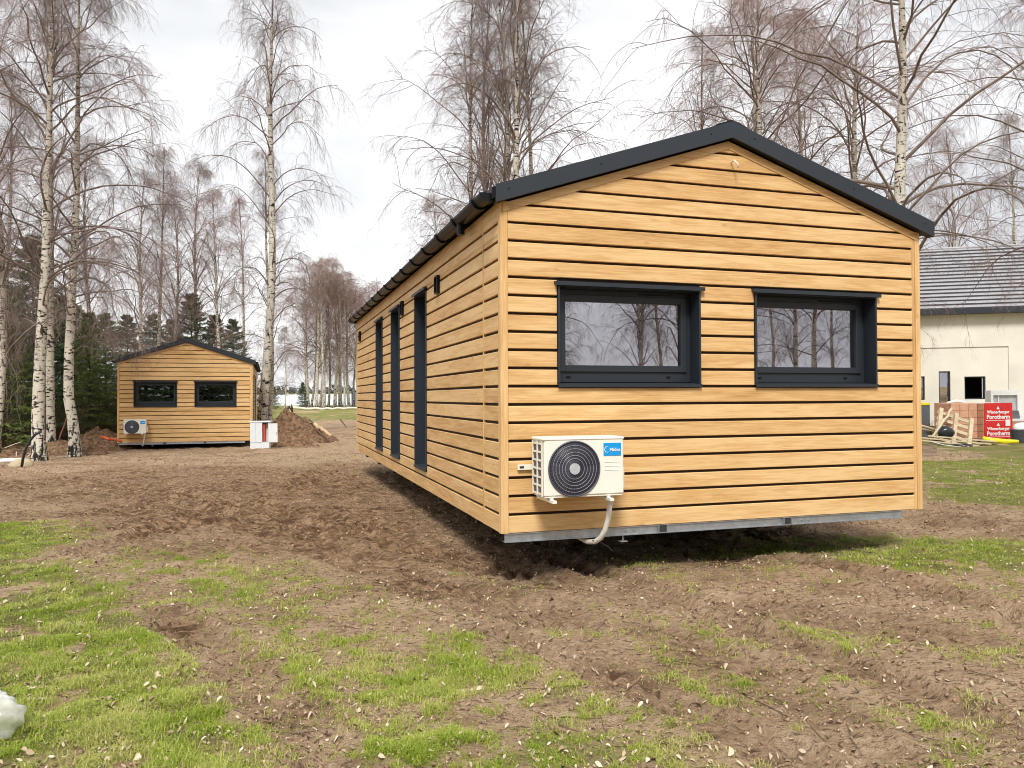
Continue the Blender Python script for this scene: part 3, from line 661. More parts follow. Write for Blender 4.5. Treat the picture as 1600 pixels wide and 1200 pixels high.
        for i in range(15):
            yy = 0.25 + i * (L_ - 0.5) / 14
            pr = [(gxc + (rr + 0.017) * math.cos(q), cz + (rr + 0.017) * math.sin(q)) for q in np.linspace(math.pi, 2 * math.pi, 13)]
            pi_ = [(gxc + (rr + 0.001) * math.cos(q), cz + (rr + 0.001) * math.sin(q)) for q in np.linspace(2 * math.pi, math.pi, 13)]
            MB().prism(pr + pi_, yy - 0.034, yy + 0.034).box(gxc + rr * 0.6 if sx < 0 else gxc - rr - 0.004, gxc + rr + 0.02 if sx < 0 else gxc - rr * 0.6, yy - 0.012, yy + 0.012, cz - 0.012, cz + 0.004).build('gutter_bracket', M['black_metal'], gut)
        MB().tube([(gxc, 0.95, cz - rr + 0.01), (gxc, 0.95, cz - rr - 0.09)], 0.04, 14).build('outlet', M['black_metal'], gut)
    # small light-fitting cable stub under the ridge
    MB().tube([(W_ / 2 + 0.03, -T_, 3.40), (W_ / 2 + 0.03, -T_ - 0.05, 3.41), (W_ / 2 + 0.045, -T_ - 0.085, 3.37), (W_ / 2 + 0.05, -T_ - 0.09, 3.33)], 0.007, 8).build('cable_stub', M['pipe_white'], root, True)
    # steel chassis
    ch = MB().box(0.01, 4.27, -0.010, -0.004, -0.072, -0.004).box(0.01, 4.27, -0.026, 0.05, -0.0795, -0.0725).box(0.01, 4.27, -0.022, 0.05, -0.009, -0.003)
    cb = ch.build('chassis_beam', M['galv'], root)
    for xx in (1.525, 2.875):
        MB().box(xx - 0.036, xx + 0.036, -0.016, -0.0105, -0.07, -0.011).build('beam_slot', M['dark_steel'], cb)
        for q in (-0.05, 0.04): MB().box(xx + q, xx + q + 0.01, -0.032, -0.0105, -0.0715, -0.0105).build('web_plate', M['galv'], cb)
        MB().box(xx - 0.045, xx + 0.045, 0.06, L_ - 0.05, -0.0715, -0.006).build('long_beam', M['dark_steel'], root)
    for xx in (1.16, 1.24, 3.05, 3.13, 0.95):
        MB().cyl((xx, -0.0105, -0.04), 0.012, -0.010, 1, 6).build('bolt', M['galv'], cb)
    MB().tube([(1.13, -0.004, -0.08), (1.13, -0.004, -0.128)], 0.007, 8).box(1.095, 1.165, -0.03, 0.02, -0.137, -0.129).build('anchor_bolt', M['galv'], cb)
    for yy in (1.1, 2.9, 4.7, 6.5, 8.3, 10.2): MB().box(0.06, W_ - 0.1, yy, yy + 0.08, -0.09, -0.004).build('cross_beam', M['dark_steel'], root)
    MB().box(0.03, W_ - 0.03, 0.06, L_ - 0.03, -0.0035, 0.02).build('floor_deck', M['dark_steel'], root)
    MB().box(2.05, 3.12, 1.25, 1.40, -0.27, -0.092).build('tow_frame', M['rubber'], root)
    MB().tube([(0.7, 5.6, -0.15), (W_ - 0.7, 5.6, -0.16)], 0.04, 10).build('axle', M['dark_steel'], root)
    for xx in (0.75, 1.1, 3.2, 3.55):
        wh = MB().cyl((xx, 5.6, -0.145), 0.235, 0.2, 0, 28).build('wheel', M['rubber'], root); MB().cyl((xx - 0.004, 5.6, -0.145), 0.12, 0.208, 0, 20).build('rim', M['galv'], wh)
    for yy in (2.2, 9.6):
        for xx in (1.3, 2.75):
            MB().cbox(xx, xx + 0.4, yy, yy + 0.25, -0.62, -0.092, 0.006).build('support_block', M['concrete'], root)
    return root
H1 = house(MH1, 'large oak-clad mobile house in the foreground with black gabled roof')
H2 = copy_tree(H1); H2.matrix_world = MH2; H2['label'] = 'small distant oak-clad mobile house standing among the birches'
for c_ in list(H2.children):
    for g_ in list(c_.children):
        if g_.name.startswith('reflection_sheet'): bpy.data.objects.remove(g_)
H1['group'] = H2['group'] = 'oak-clad mobile houses'

# ------------------------------------------------------------------ air conditioner outdoor unit
def text_mesh(s_, size, bold=0.0, extrude=0.001):
    c = bpy.data.curves.new('lettering', 'FONT'); c.body = s_; c.size = size; c.extrude = extrude; c.offset = bold; c.align_x = 'CENTER'; c.align_y = 'CENTER'; c.resolution_u = 3
    o = bpy.data.objects.new('tmp', c); COL.objects.link(o); dg = bpy.context.evaluated_depsgraph_get()
    me = bpy.data.meshes.new_from_object(o.evaluated_get(dg)); bpy.data.objects.remove(o); me.materials.clear(); return me
def aircon(mat4, label):
    root = empty('air_conditioner', label=label, cat='air conditioner'); root.matrix_world = mat4
    x0, x1, y0, y1, z0, z1 = 0.23, 0.965, -0.38, -0.10, 0.345, 0.835
    # casing: hollow where the coil grille is (left side), rounded front
    b = MB(); b.cbox(x0 + 0.012, x1, y0, y1, z0, z1 - 0.012, 0.012); body = b.build('casing', M['ac_white'], root)
    MB().cbox(x0 - 0.004, x1 + 0.004, y0 - 0.006, y1 + 0.003, z1 - 0.028, z1, 0.010).build('lid', M['ac_white'], root)
    MB().cbox(x0 + 0.02, x1 - 0.01, y0 + 0.01, y1, z0 - 0.012, z0 + 0.002, 0.003).build('base_pan', M['ac_white'], root)
    # side grille
    MB().box(x0 + 0.007, x0 + 0.0115, y0 + 0.03, y1 - 0.015, z0 + 0.02, z1 - 0.05).build('coil', M['ac_dark'], root)
    g = MB()
    for yy in (y0 + 0.02, y0 + 0.132, y1 - 0.03): g.box(x0 - 0.002, x0 + 0.006, yy, yy + 0.022, z0 + 0.003, z1 - 0.03)
    for i in range(7):
        zz = z0 + 0.012 + i * (z1 - z0 - 0.072) / 6; g.box(x0 - 0.001, x0 + 0.0055, y0 + 0.022, y1 - 0.01, zz, zz + 0.016)
    g.build('side_grille', M['ac_white'], root)
    # fan
    cx, cz, R_ = 0.508, 0.572, 0.222
    yf = y0 - 0.001
    MB().cyl((cx, yf, cz), R_ + 0.006, -0.003, 1, 48).build('fan_opening', M['ac_dark'], root)
    ro = MB().ring((cx, yf - 0.006, cz), R_ + 0.006, 0.007, 1, 56, 6).build('fan_rim', M['ac_grille'], root, True)
    bl = MB()
    for k in range(3):
        a0 = k * 2 * math.pi / 3 + 0.4; pts = []
        for i in range(9):
            t = i / 8; a = a0 + 1.5 * t
            pts.append((cx + 0.05 * math.cos(a), yf - 0.0045 - 0.002 * t, cz + 0.05 * math.sin(a))); pts.append((cx + (0.19) * math.cos(a + 0.35), yf - 0.0045 - 0.002 * t, cz + 0.19 * math.sin(a + 0.35)))
        bl.add(pts, [(2 * i, 2 * i + 1, 2 * i + 3, 2 * i + 2) for i in range(8)])
    bl.build('fan_blades', plain('fan_blade', (0.055, 0.055, 0.085), 0.4), root)
    gr = MB()
    for i in range(19): gr.ring((cx, yf - 0.011, cz), 0.055 + i * (R_ - 0.058) / 19, 0.0013, 1, 44, 3)
    for i in range(48):
        a = 2 * math.pi * i / 48; q0, q1 = 0.055, R_
        gr.tube([(cx + q0 * math.cos(a), yf - 0.012, cz + q0 * math.sin(a)), (cx + q1 * math.cos(a + 0.25), yf - 0.012, cz + q1 * math.sin(a + 0.25))], 0.0011, 3, False)
    gr.build('fan_grille', M['ac_grille'], root)
    for rr in (0.085, 0.112, 0.140, 0.168, 0.195): MB().ring((cx, yf - 0.013, cz), rr, 0.0022, 1, 56, 5).build('grille_ring', M['ac_grille_light'], root, True)
    MB().cyl((cx, yf - 0.006, cz), 0.047, -0.012, 1, 32).build('hub', M['hub'], root)
    # badge
    bx0, bx1, bz0, bz1 = 0.775, 0.938, 0.672, 0.782
    pl = MB().cbox(bx0, bx1, y0 - 0.004, y0 + 0.001, bz0, bz1, 0.002).build('badge', M['blue'], root)
    tx = link('lettering', text_mesh('Midea', 0.041, 0.0005), pl, M['white']); tx.location = ((bx0 + bx1) / 2 + 0.022, y0 - 0.0060, (bz0 + bz1) / 2 - 0.004); tx.rotation_euler = (math.pi / 2, 0, 0)
    sw = MB(); n = 18; c0 = (bx0 + 0.030, (bz0 + bz1) / 2)
    pv = []
    for i in range(n + 1):
        a = math.radians(60 + 250 * i / n); th = 0.0012 + 0.004 * math.sin(math.pi * i / n); 
        pv += [(c0[0] + (0.024 - th) * math.cos(a), y0 - 0.0055, c0[1] + (0.026 - th) * math.sin(a)), (c0[0] + 0.024 * math.cos(a), y0 - 0.0055, c0[1] + 0.026 * math.sin(a))]
    sw.add(pv, [(2 * i, 2 * i + 1, 2 * i + 3, 2 * i + 2) for i in range(n)]); sw.build('emblem', M['white'], pl)
    for zz in (0.617, 0.583, 0.549): MB().cbox(0.785, 0.925, y0 - 0.003, y0 + 0.001, zz, zz + 0.006, 0.001).build('embossed_line', M['ac_white'], root)
    MB().cbox(x1 - 0.002, x1 + 0.035, y0 + 0.06, y1 - 0.02, z0 + 0.03, z0 + 0.22, 0.008).build('valve_cover', M['ac_white'], root)
    # brackets
    for xx in (0.315, 0.83):
        br = MB().box(xx - 0.018, xx + 0.018, -0.43, -T_, z0 - 0.050, z0 - 0.028).box(xx - 0.018, xx + 0.018, -T_ - 0.006, -T_, z0 - 0.06, z0 + 0.30).build('bracket', M['ac_white'], root)
        MB().cyl((xx, -0.35, z0 - 0.027), 0.02, 0.016, 2, 12).build('rubber_foot', M['white'], br)
    MB().box(0.12, 0.95, -T_ - 0.030, -T_ - 0.007, 0.545, 0.59).build('wall_rail', M['ac_white'], root)
    MB().box(0.135, 0.175, -T_ - 0.032, -T_ - 0.0305, 0.558, 0.577).build('rail_slot', M['ac_dark'], root)
    # insulated pipe bundle
    MB().tube([(0.91, -0.24, 0.40), (0.895, -0.25, 0.33), (0.888, -0.25, 0.22), (0.88, -0.24, 0.12), (0.865, -0.21, 0.02), (0.845, -0.16, -0.06), (0.82, -0.09, -0.105), (0.79, 0.0, -0.12), (0.76, 0.2, -0.10)], 0.023, 12).build('pipe_bundle', M['pipe_white'], root, True)
    MB().tube([(0.79, -0.10, -0.09), (0.86, -0.12, -0.11), (0.93, -0.13, -0.15), (0.97, -0.13, -0.19)], 0.005, 6).build('drain_cable', M['black_hose'], root)
    return root
A1 = aircon(MH1, 'cream outdoor air conditioner with blue badge on the foreground house')
A2 = copy_tree(A1); A2.matrix_world = MH2; A2['label'] = 'tiny air conditioner on the wall of the distant house'
A1['group'] = A2['group'] = 'outdoor air conditioning units'
#@@PART2@@
# ------------------------------------------------------------------ trees
def unit(v): return v / (np.linalg.norm(v, axis=-1, keepdims=True) + 1e-9)
def grow(start, d, length, K, grav, wob, r):
    """vectorised: start (N,3), d (N,3), length (N,), grav (N,) bend towards the ground per step"""
    n = len(start); P = np.zeros((n, K, 3)); P[:, 0] = start; d = unit(d).copy(); step = (length / (K - 1))[:, None]
    for k in range(1, K):
        d = d + r.normal(size=(n, 3)) * wob; d[:, 2] -= grav * (0.4 + 1.2 * k / K); d = unit(d)
        P[:, k] = P[:, k - 1] + d * step
    return P
def pick(P, i, t):
    K = P.shape[1]; f = np.clip(t, 0, 0.999) * (K - 1); a = f.astype(int); w_ = (f - a)[:, None]
    pos = P[i, a] * (1 - w_) + P[i, a + 1] * w_; return pos, unit(P[i, a + 1] - P[i, a])
def birch(seed, height=16.0, r0=0.16, path=None, first=0.16, nb=44, spread=2.6, rise=0.85, weep=0.55, nsec=9, ntw=9, twl=0.75, fork=False, tw_r=0.0028):
    r = np.random.default_rng(seed)
    K = 26; t = np.linspace(0, 1, K)
    if path is None:
        ph = r.random(4) * 6.28
        ox = 0.22 * np.sin(t * 3.1 + ph[0]) + 0.10 * np.sin(t * 8 + ph[1]); oy = 0.22 * np.sin(t * 3.3 + ph[2]) + 0.08 * np.sin(t * 7 + ph[3])
        ox = (ox - ox[0]) * height / 16; oy = (oy - oy[0]) * height / 16
    else:
        tp = np.array(path); ox = np.interp(t * height, tp[:, 0], tp[:, 1]); oy = np.interp(t * height, tp[:, 0], tp[:, 1] * 0.3)
    trunk = np.stack([ox, oy, t * height - 0.12], 1)
    rad = r0 * (1 - t) ** 0.85 + 0.008; rad[0] *= 1.45; rad[1] *= 1.06
    V, Q_ = tubes(trunk[None], rad[None], 12)
    tm = mesh_np('trunk', V, [Q_], True); tm.materials.append(M['bark'])
    # primaries
    hf = first + (0.985 - first) * np.sort(r.random(nb)) ** 0.85
    f = hf * (K - 1); a = np.minimum(f.astype(int), K - 2); w_ = (f - a)[:, None]
    st = trunk[a] * (1 - w_) + trunk[a + 1] * w_; rr = rad[a]
    az = np.arange(nb) * 2.399 + r.normal(size=nb) * 0.5
    ele = np.radians(rise * 60 + r.normal(size=nb) * 10 + 14 * hf)
    d = np.stack([np.cos(az) * np.cos(ele), np.sin(az) * np.cos(ele), np.sin(ele)], 1)
    prof = np.sin(np.pi * np.clip((hf - first) / (1 - first) * 0.80 + 0.20, 0, 1)) ** 0.8 + 0.05
    ln = spread * 1.5 * prof * (0.7 + 0.5 * r.random(nb)) * height / 16
    P1 = grow(st, d, ln, 11, 0.075 + 0.07 * weep + 0.05 * r.random(nb), 0.12, r)
    R1 = (np.minimum(rr * 0.36, 0.006 + 0.0062 * ln))[:, None] * (1 - np.linspace(0, 0.9, 11))[None] + 0.003
    V1, Q1 = tubes(P1, R1, 5)
    # secondaries
    n2 = nb * nsec; i = np.repeat(np.arange(nb), nsec); tt = 0.12 + 0.86 * r.random(n2)
    p, dd = pick(P1, i, tt); side = unit(np.cross(dd, r.normal(size=(n2, 3))))
    d2 = unit(dd * 0.9 + side * (0.75 + 0.3 * r.random(n2))[:, None] + np.array([0, 0, 0.12]))
    l2 = (0.22 + 0.34 * r.random(n2)) * ln[i] * (1.15 - 0.6 * tt) + 0.15
    P2 = grow(p, d2, l2, 7, 0.10 + 0.25 * weep * r.random(n2), 0.12, r)
    R2 = np.minimum(0.008, 0.003 + 0.0045 * l2)[:, None] * (1 - np.linspace(0, 0.75, 7))[None] + 0.0015
    V2, Q2 = tubes(P2, R2, 3)
    lim = mesh_np('branches', np.concatenate([V1, V2]), [np.concatenate([Q1, Q2 + len(V1)])], True); lim.materials.append(M['limb'])
    # hanging twigs
    n3 = n2 * ntw; i = np.repeat(np.arange(n2), ntw); tt = 0.1 + 0.9 * r.random(n3)
    p, dd = pick(P2, i, tt); side = unit(np.cross(dd, r.normal(size=(n3, 3))))
    d3 = unit(dd + side * (0.5 + 0.5 * r.random(n3))[:, None] + np.array([0, 0, -0.25 * weep]))
    l3 = twl * (0.35 + 0.9 * r.random(n3)) * (0.6 + 0.4 * prof[i // nsec])
    P3 = grow(p, d3, l3, 5, 0.18 + 0.75 * weep * r.random(n3), 0.16, r)
    R3 = np.full((n3, 5), tw_r) * np.linspace(1, 0.45, 5)[None]
    V3, Q3 = tubes(P3, R3, 3)
    n4 = n3 * 3; i = np.repeat(np.arange(n3), 3); tt = 0.15 + 0.8 * r.random(n4)
    p, dd = pick(P3, i, tt); d4 = unit(dd + unit(r.normal(size=(n4, 3))) * 0.8)
    P4 = grow(p, d4, 0.12 + 0.33 * r.random(n4), 3, 0.15 + 0.5 * weep * r.random(n4), 0.15, r)
    V4, Q4 = tubes(P4, np.full((n4, 3), tw_r * 0.75) * np.linspace(1, 0.5, 3)[None], 3)
    # also short twigs straight on the primaries near the trunk
    tw = mesh_np('twigs', np.concatenate([V3, V4]), [np.concatenate([Q3, Q4 + len(V3)])]); tw.materials.append(M['twig'])
    return (tm, lim, tw)
def red(tpl):
    t = tpl[2].copy(); t.materials.clear(); t.materials.append(M['twig_red']); return (tpl[0], tpl[1], t)
def tree(tpl, x, y, label, cat='birch tree', name='birch_tree', s=1.0, rz=0.0, group=None, sz=None, tilt=(0, 0), names=('trunk', 'branches', 'twigs')):
    o = empty(name, (x, y, g1(x, y)), (tilt[0], tilt[1], rz), label, cat, group); o.scale = (s, s, sz or s)
    for nm, me in zip(names, tpl): link(nm, me, o)
    return o
TA = birch(11, 16, 0.17, path=[(0, 0), (1.2, -0.04), (3, 0.02), (6, 0.2), (10, 0.3), (16, 0.5)], first=0.20, nb=46, spread=2.9, rise=0.62, weep=0.6, nsec=10, ntw=11)
TB = birch(12, 16, 0.155, path=[(0, 0.0), (0.9, 0.0), (2.0, -0.16), (3.6, -0.12), (8, 0.1), (16, 0.25)], first=0.20, nb=46, spread=2.9, rise=0.55, weep=0.6, nsec=10, ntw=11)
TC = birch(13, 18, 0.17, first=0.22, nb=52, spread=1.75, rise=0.8, weep=0.95, nsec=8, ntw=8, twl=0.9)
TD = birch(14, 17, 0.22, first=0.22, nb=48, spread=4.4, rise=0.55, weep=0.45, nsec=10, ntw=9, twl=0.75)
TE = birch(15, 17, 0.15, first=0.18, nb=44, spread=2.6, rise=1.05, weep=0.35, nsec=9, ntw=8, twl=0.65)
TF = birch(16, 18, 0.14, first=0.15, nb=42, spread=1.9, rise=1.0, weep=0.55, nsec=8, ntw=8, twl=0.65)
TEr, TFr, TDr = red(TE), red(TF), red(TD)
def bx(px, d): return xat(px, 610, d)
# left foreground pair, and the one beside it
tree(TA, bx(61, 22.6), 22.6, 'foremost white-barked birch with rough black foot beside the black hose', rz=0.0)
tree(TF, bx(80, 25.5), 25.5, 'crooked-footed birch just behind the foremost left birch', rz=2.0, s=0.95, tilt=(0, -0.03))
tree(TB, bx(116, 24.6), 24.6, 'thick birch bent near its base, nearest left of the distant house', rz=0.0, s=1.02)
# behind the distant house
tree(TE, bx(214, 41), 41, 'single birch trunk rising behind the left roof slope of the distant house', rz=0.4, s=0.82)
tree(TF, bx(254, 43), 43, 'left trunk of the twin birches above the distant house ridge', rz=1.1, s=0.88)
tree(TEr, bx(270, 43.6), 43.6, 'right trunk of the twin birches above the distant house ridge', rz=2.3, s=0.80)
tree(TC, bx(407, 33.5), 33.5, 'tall weeping birch with thick pale trunk right of the distant house', rz=0.2, s=1.2)
tree(TF, bx(418, 34.4), 34.4, 'slim birch pressed against the tall weeping birch', rz=3.3, s=0.72)
tree(TEr, bx(350, 44), 44, 'birch behind the right roof slope of the distant house', rz=4.0, s=0.80)
tree(TFr, bx(383, 52), 52, 'faint far birch glimpsed left of the tall weeping birch', rz=5.0, s=0.85)
tree(TF, bx(18, 34), 34, 'birch at the left picture edge behind the spruces', rz=0.9, s=0.92)
tree(TE, bx(150, 40), 40, 'birch between the thick bent birch and the distant house', rz=5.2, s=0.9)
tree(TE, bx(302, 47), 47, 'reddish birch haze above the right of the distant ridge', rz=0.2, s=0.95)
tree(TF, bx(-10, 24.5), 24.5, 'birch at the left edge in front of the spruces', rz=3.9, s=0.95)
tree(TC, bx(-70, 27), 27, 'birch reaching into the top left corner of the picture', rz=2.7, s=0.9)
# behind the foreground house
tree(TE, bx(786, 27), 27, 'upright birch with the thickest trunk behind the left eave', rz=0.7, s=1.12)
tree(TE, bx(803, 28.5), 28.5, 'birch just right of the thickest trunk behind the left eave', rz=2.9, s=1.10)
tree(TF, bx(742, 30), 30, 'leftmost birch of the clump behind the left eave', rz=1.4, s=0.98, tilt=(0, -0.06))
tree(TF, bx(842, 30), 30, 'rightmost birch of the clump behind the left eave', rz=4.4, s=0.98, tilt=(0, 0.05))
tree(TE, bx(770, 32), 32, 'rear birch in the middle of the clump behind the left eave', rz=5.4, s=1.1)
tree(TEr, bx(690, 44), 44, 'low birch left of the clump above the gutter', rz=3.0, s=0.78)
tree(TEr, bx(880, 50), 50, 'faint low birch right of the clump above the roof', rz=1.0, s=0.72)
tree(TF, bx(1098, 35), 35, 'slender birch left of the roof apex skyline', rz=0.3, s=1.02)
tree(TFr, bx(1045, 50), 50, 'faint small birch over the middle of the left roof slope', rz=2.0, s=0.80)
tree(TEr, bx(1160, 33), 33, 'reddish birch directly behind the roof apex', rz=0.9, s=1.12)
tree(TDr, bx(1215, 29), 29, 'bushy reddish birch right of the roof apex', rz=2.2, s=1.0)
tree(TEr, bx(1275, 34), 34, 'reddish birch over the upper right roof slope', rz=3.2, s=1.1)
tree(TDr, bx(1330, 31), 31, 'reddish birch over the lower right roof slope', rz=4.1, s=1.0)
tree(TD, bx(1419, 21.0), 21.0, 'large spreading birch with thick trunk behind the right eave', rz=0.5, s=1.0)
tree(TEr, bx(1490, 52), 52, 'birch rising beyond the white building roof', rz=1.9, s=1.15)
tree(TF, bx(1590, 50), 50, 'birch at the right picture edge beyond the roof', rz=3.6, s=1.1)
tree(TD, bx(1720, 24), 24, 'birch whose boughs enter from the right picture edge', rz=2.6, s=0.9)
# lakeside grove
ORD = 'first second third fourth fifth sixth seventh eighth ninth tenth eleventh twelfth thirteenth fourteenth fifteenth sixteenth seventeenth'.split()
for k, (px, d, s_) in enumerate(sorted([(476, 104, 0.80), (481, 98, 0.95), (486, 101, 1.02), (494, 96, 1.05), (500, 100, 1.1), (506, 96, 1.0), (513, 104, 1.06), (523, 99, 0.98), (532, 103, 1.0), (538, 97, 0.9), (545, 101, 0.95), (552, 106, 0.9), (560, 98, 0.85), (575, 104, 0.92), (592, 108, 1.0), (568, 112, 0.8), (530, 112, 0.95)])):
    tree((TEr, TDr, TFr, TDr)[k % 4], bx(px, d), d, ORD[k] + ' birch from the left in the reddish lakeside grove', s=s_ * 1.05, rz=k * 1.7, group='birches of the lakeside grove', tilt=(0, 0.07 * math.sin(k * 2.1)))
tree(TC, bx(445, 92), 92, 'lone dark-stemmed birch on the lawn left of the lakeside grove', rz=1.0, s=0.55)
# trees behind the viewer, mirrored in the front windows
for k, (px_, py_, s_) in enumerate([(24, -16, 0.8), (27, -9, 0.85), (22, -11.5, 0.7), (26.5, -4.5, 0.75), (30, -22, 0.95), (33, -6, 1.0), (36, -14, 0.9), (34, -2.5, 0.9), (40, -30, 1.0), (44, -9, 1.0), (38, -22, 0.9), (46, -19, 1.0), (41, -3, 1.0), (19.5, -17.5, 0.75), (22, -22, 0.85), (26, -25.5, 0.9), (30, -31, 1.0), (15.5, -14.5, 0.6), (24, -29, 0.9), (50, -34, 1.0), (52, -12, 1.0), (48, -26, 1.0)]):
    tree((TE, TF, TDr, TF)[k % 4], px_, py_, 'bare birch mirrored in the front windows', s=s_, rz=k * 2.3, group='birches mirrored in the windows')

# conifers
def spruce(seed, h=7.0, w=2.0, dens=1.0):
    r = np.random.default_rng(seed)
    V, Q_ = tubes(np.array([[[0, 0, -0.1], [0.02, 0, h * 0.5], [0, 0.02, h]]]), np.array([[0.011 * h, 0.007 * h, 0.01]]), 8)
    tm = mesh_np('trunk', V, [Q_], True); tm.materials.append(M['pine_trunk'])
    nb = int(190 * dens); hf = 0.03 + 0.95 * np.arange(nb) / nb; az = np.arange(nb) * 2.399 + r.normal(size=nb) * 0.2
    el = np.radians(-8 + 42 * hf + r.normal(size=nb) * 6); st = np.stack([0 * hf, 0 * hf, hf * h], 1)
    d = np.stack([np.cos(az) * np.cos(el), np.sin(az) * np.cos(el), np.sin(el)], 1)
    ln = w * (1 - hf) ** 0.8 * (0.75 + 0.4 * r.random(nb)) + 0.12
    P = grow(st, d, ln, 7, 0.04 * np.ones(nb), 0.03, r); P[:, -1, 2] += 0.06 * ln
    Vb, Qb = tubes(P, np.linspace(1, 0.25, 7)[None] * (0.006 + 0.006 * ln)[:, None], 3)
    # side sprays: flat fans of needle-clad twigs
    ns = 22; i = np.repeat(np.arange(nb), ns); tt = np.tile(np.linspace(0.10, 0.98, ns), nb); p, dd = pick(P, i, tt)
    sgn = np.tile([1, -1], nb * ns // 2)[:, None]; up = np.array([0, 0, 1.0]); sd_ = unit(np.cross(dd, up)) * sgn
    d2 = unit(dd * 0.75 + sd_ * 0.8 + r.normal(size=(nb * ns, 3)) * 0.14 + np.array([0, 0, -0.10])); l2 = ln[i] * (0.36 * (1.05 - tt) + 0.06) + 0.05
    P2 = grow(p, d2, l2, 4, 0.05 * np.ones(len(p)), 0.06, r)
    # needles: little tapering blades along each twig
    nn = 9; j = np.repeat(np.arange(len(P2)), nn); tn = np.tile(np.linspace(0.05, 1.0, nn), len(P2)); p, dd = pick(P2, j, tn)
    dn = unit(dd * 0.8 + unit(r.normal(size=p.shape)) * 0.8); lnn = 0.06 + 0.06 * r.random(len(p))
    wv = unit(np.cross(dn, r.normal(size=p.shape))) * 0.015
    tip = p + dn * lnn[:, None]
    NV = np.concatenate([p - wv, p + wv, tip]); n_ = len(p); NF = np.stack([np.arange(n_), np.arange(n_) + n_, np.arange(n_) + 2 * n_], 1)
    bm_ = mesh_np('branches', Vb, [Qb]); bm_.materials.append(M['pine_trunk'])
    nm = mesh_np('needles', NV, [NF]); nm.materials.append(M['needles'])
    return (tm, bm_, nm)
SA = spruce(5, 7.0, 2.3, 1.0); SB = spruce(6, 6.0, 1.7, 0.85)
def lighter(tpl):
    t = tpl[2].copy(); t.materials.clear(); t.materials.append(M['needles_b']); return (tpl[0], tpl[1], t)
SBl = lighter(SB)
for k, (tpl, px, d, s_, lab) in enumerate([
    (SA, 52, 29, 1.15, 'tallest dark spruce behind the foremost left birch'),
    (SA, -15, 26.5, 0.95, 'dark spruce at the left picture edge'),
    (SBl, 14, 25.4, 0.75, 'low dark spruce beside the left picture edge'),
    (SA, 98, 31, 0.86, 'dark spruce between the left birch trunks'),
    (SBl, 140, 29.5, 0.86, 'light green spruce just left of the distant house'),
    (SA, 165, 34, 0.80, 'dark spruce close behind the left corner of the distant house'),
    (SA, 75, 37, 1.0, 'further spruce behind the two left birches'),
    (SA, 200, 45, 0.95, 'far spruce behind the left roof end of the distant house'),
    (SA, 300, 45, 1.12, 'pointed spruce behind the ridge of the distant house'),
    (SB, 336, 48, 1.15, 'dark spruce behind the right roof slope of the distant house'),
    (SA, 240, 48, 1.0, 'far dark spruce above the left roof slope of the distant house'),
    (SA, 270, 50, 0.98, 'far dark spruce nearly hidden behind the distant house ridge'),
    (SA, 365, 52, 1.0, 'far spruce beside the right roof end of the distant house'),
    (SB, -60, 33, 1.2, 'spruce just beyond the left picture edge'),
    (SA, 25, 36, 1.0, 'further spruce filling the gap behind the low spruce'),
    (SBl, 120, 42, 1.15, 'light green spruce far behind the thick bent birch'),
    (SBl, 428, 92, 0.45, 'far pine-like conifer right of the tall weeping birch'),
    (SB, 473, 98, 0.55, 'small dark round conifer on the shore beside the grove'),
    ]):
    tree(tpl, bx(px, d), d, lab, 'spruce', 'spruce_tree', s_, k * 1.3, names=('trunk', 'branches', 'needles'))
for k, (x_, y_) in enumerate([(-6, -17), (-3, -19), (0, -17.5), (3, -19), (6, -18), (-9, -19), (9, -19), (-4.5, -23), (-1.5, -24), (1.5, -23), (4.5, -24), (7.5, -23)]):
    tree(SA, x_, y_, 'dark spruce mirrored in the distant house windows', 'spruce', 'spruce_tree', 2.0, k, 'spruces mirrored in the windows', names=('trunk', 'branches', 'needles'))
# dry shrubs: many stems from the ground
def shrub(seed, h=1.6, n=40):
    r = np.random.default_rng(seed); az = r.random(n) * 6.28; el = np.radians(45 + 40 * r.random(n))
    P = grow(r.normal(size=(n, 3)) * [0.15, 0.15, 0], np.stack([np.cos(az) * np.cos(el), np.sin(az) * np.cos(el), np.sin(el)], 1), h * (0.6 + 0.5 * r.random(n)), 7, 0.06 * np.ones(n), 0.12, r)
    V1, Q1 = tubes(P, np.linspace(0.012, 0.004, 7)[None] * np.ones((n, 1)), 3)
    m_ = n * 14; i = np.repeat(np.arange(n), 14); p, dd = pick(P, i, 0.2 + 0.8 * r.random(m_)); d2 = unit(dd + unit(r.normal(size=(m_, 3))) * 0.9)
    P2 = grow(p, d2, 0.2 + 0.4 * r.random(m_), 4, 0.1 * np.ones(m_), 0.2, r); V2, Q2 = tubes(P2, np.full((m_, 4), 0.0045), 3)
    me = mesh_np('stems', np.concatenate([V1, V2]), [np.concatenate([Q1, Q2 + len(V1)])]); me.materials.append(M['shrub']); return (me,)
SH = [shrub(1), shrub(2, 2.2, 60)]
for k, (px, d, s_, lab) in enumerate([(30, 26, 0.8, 'dry shrub among the brushwood left of the foremost birch'), (95, 28, 0.9, 'dry shrub between the two left birches'), (165, 33, 1.6, 'yellowish shrub left of the distant house'), (205, 38, 1.9, 'tall dry shrub behind the left corner of the distant house'), (-15, 25, 0.9, 'dry shrub at the left picture edge'), (375, 42, 1.7, 'bare shrub behind the right corner of the distant house'), (1462, 27.5, 0.5, 'wiry bare shrub beside the planks')]):
    tree(SH[k % 2], bx(px, d), d, lab, 'shrub', 'bare_shrub', s_, k * 2.0, names=('stems',))
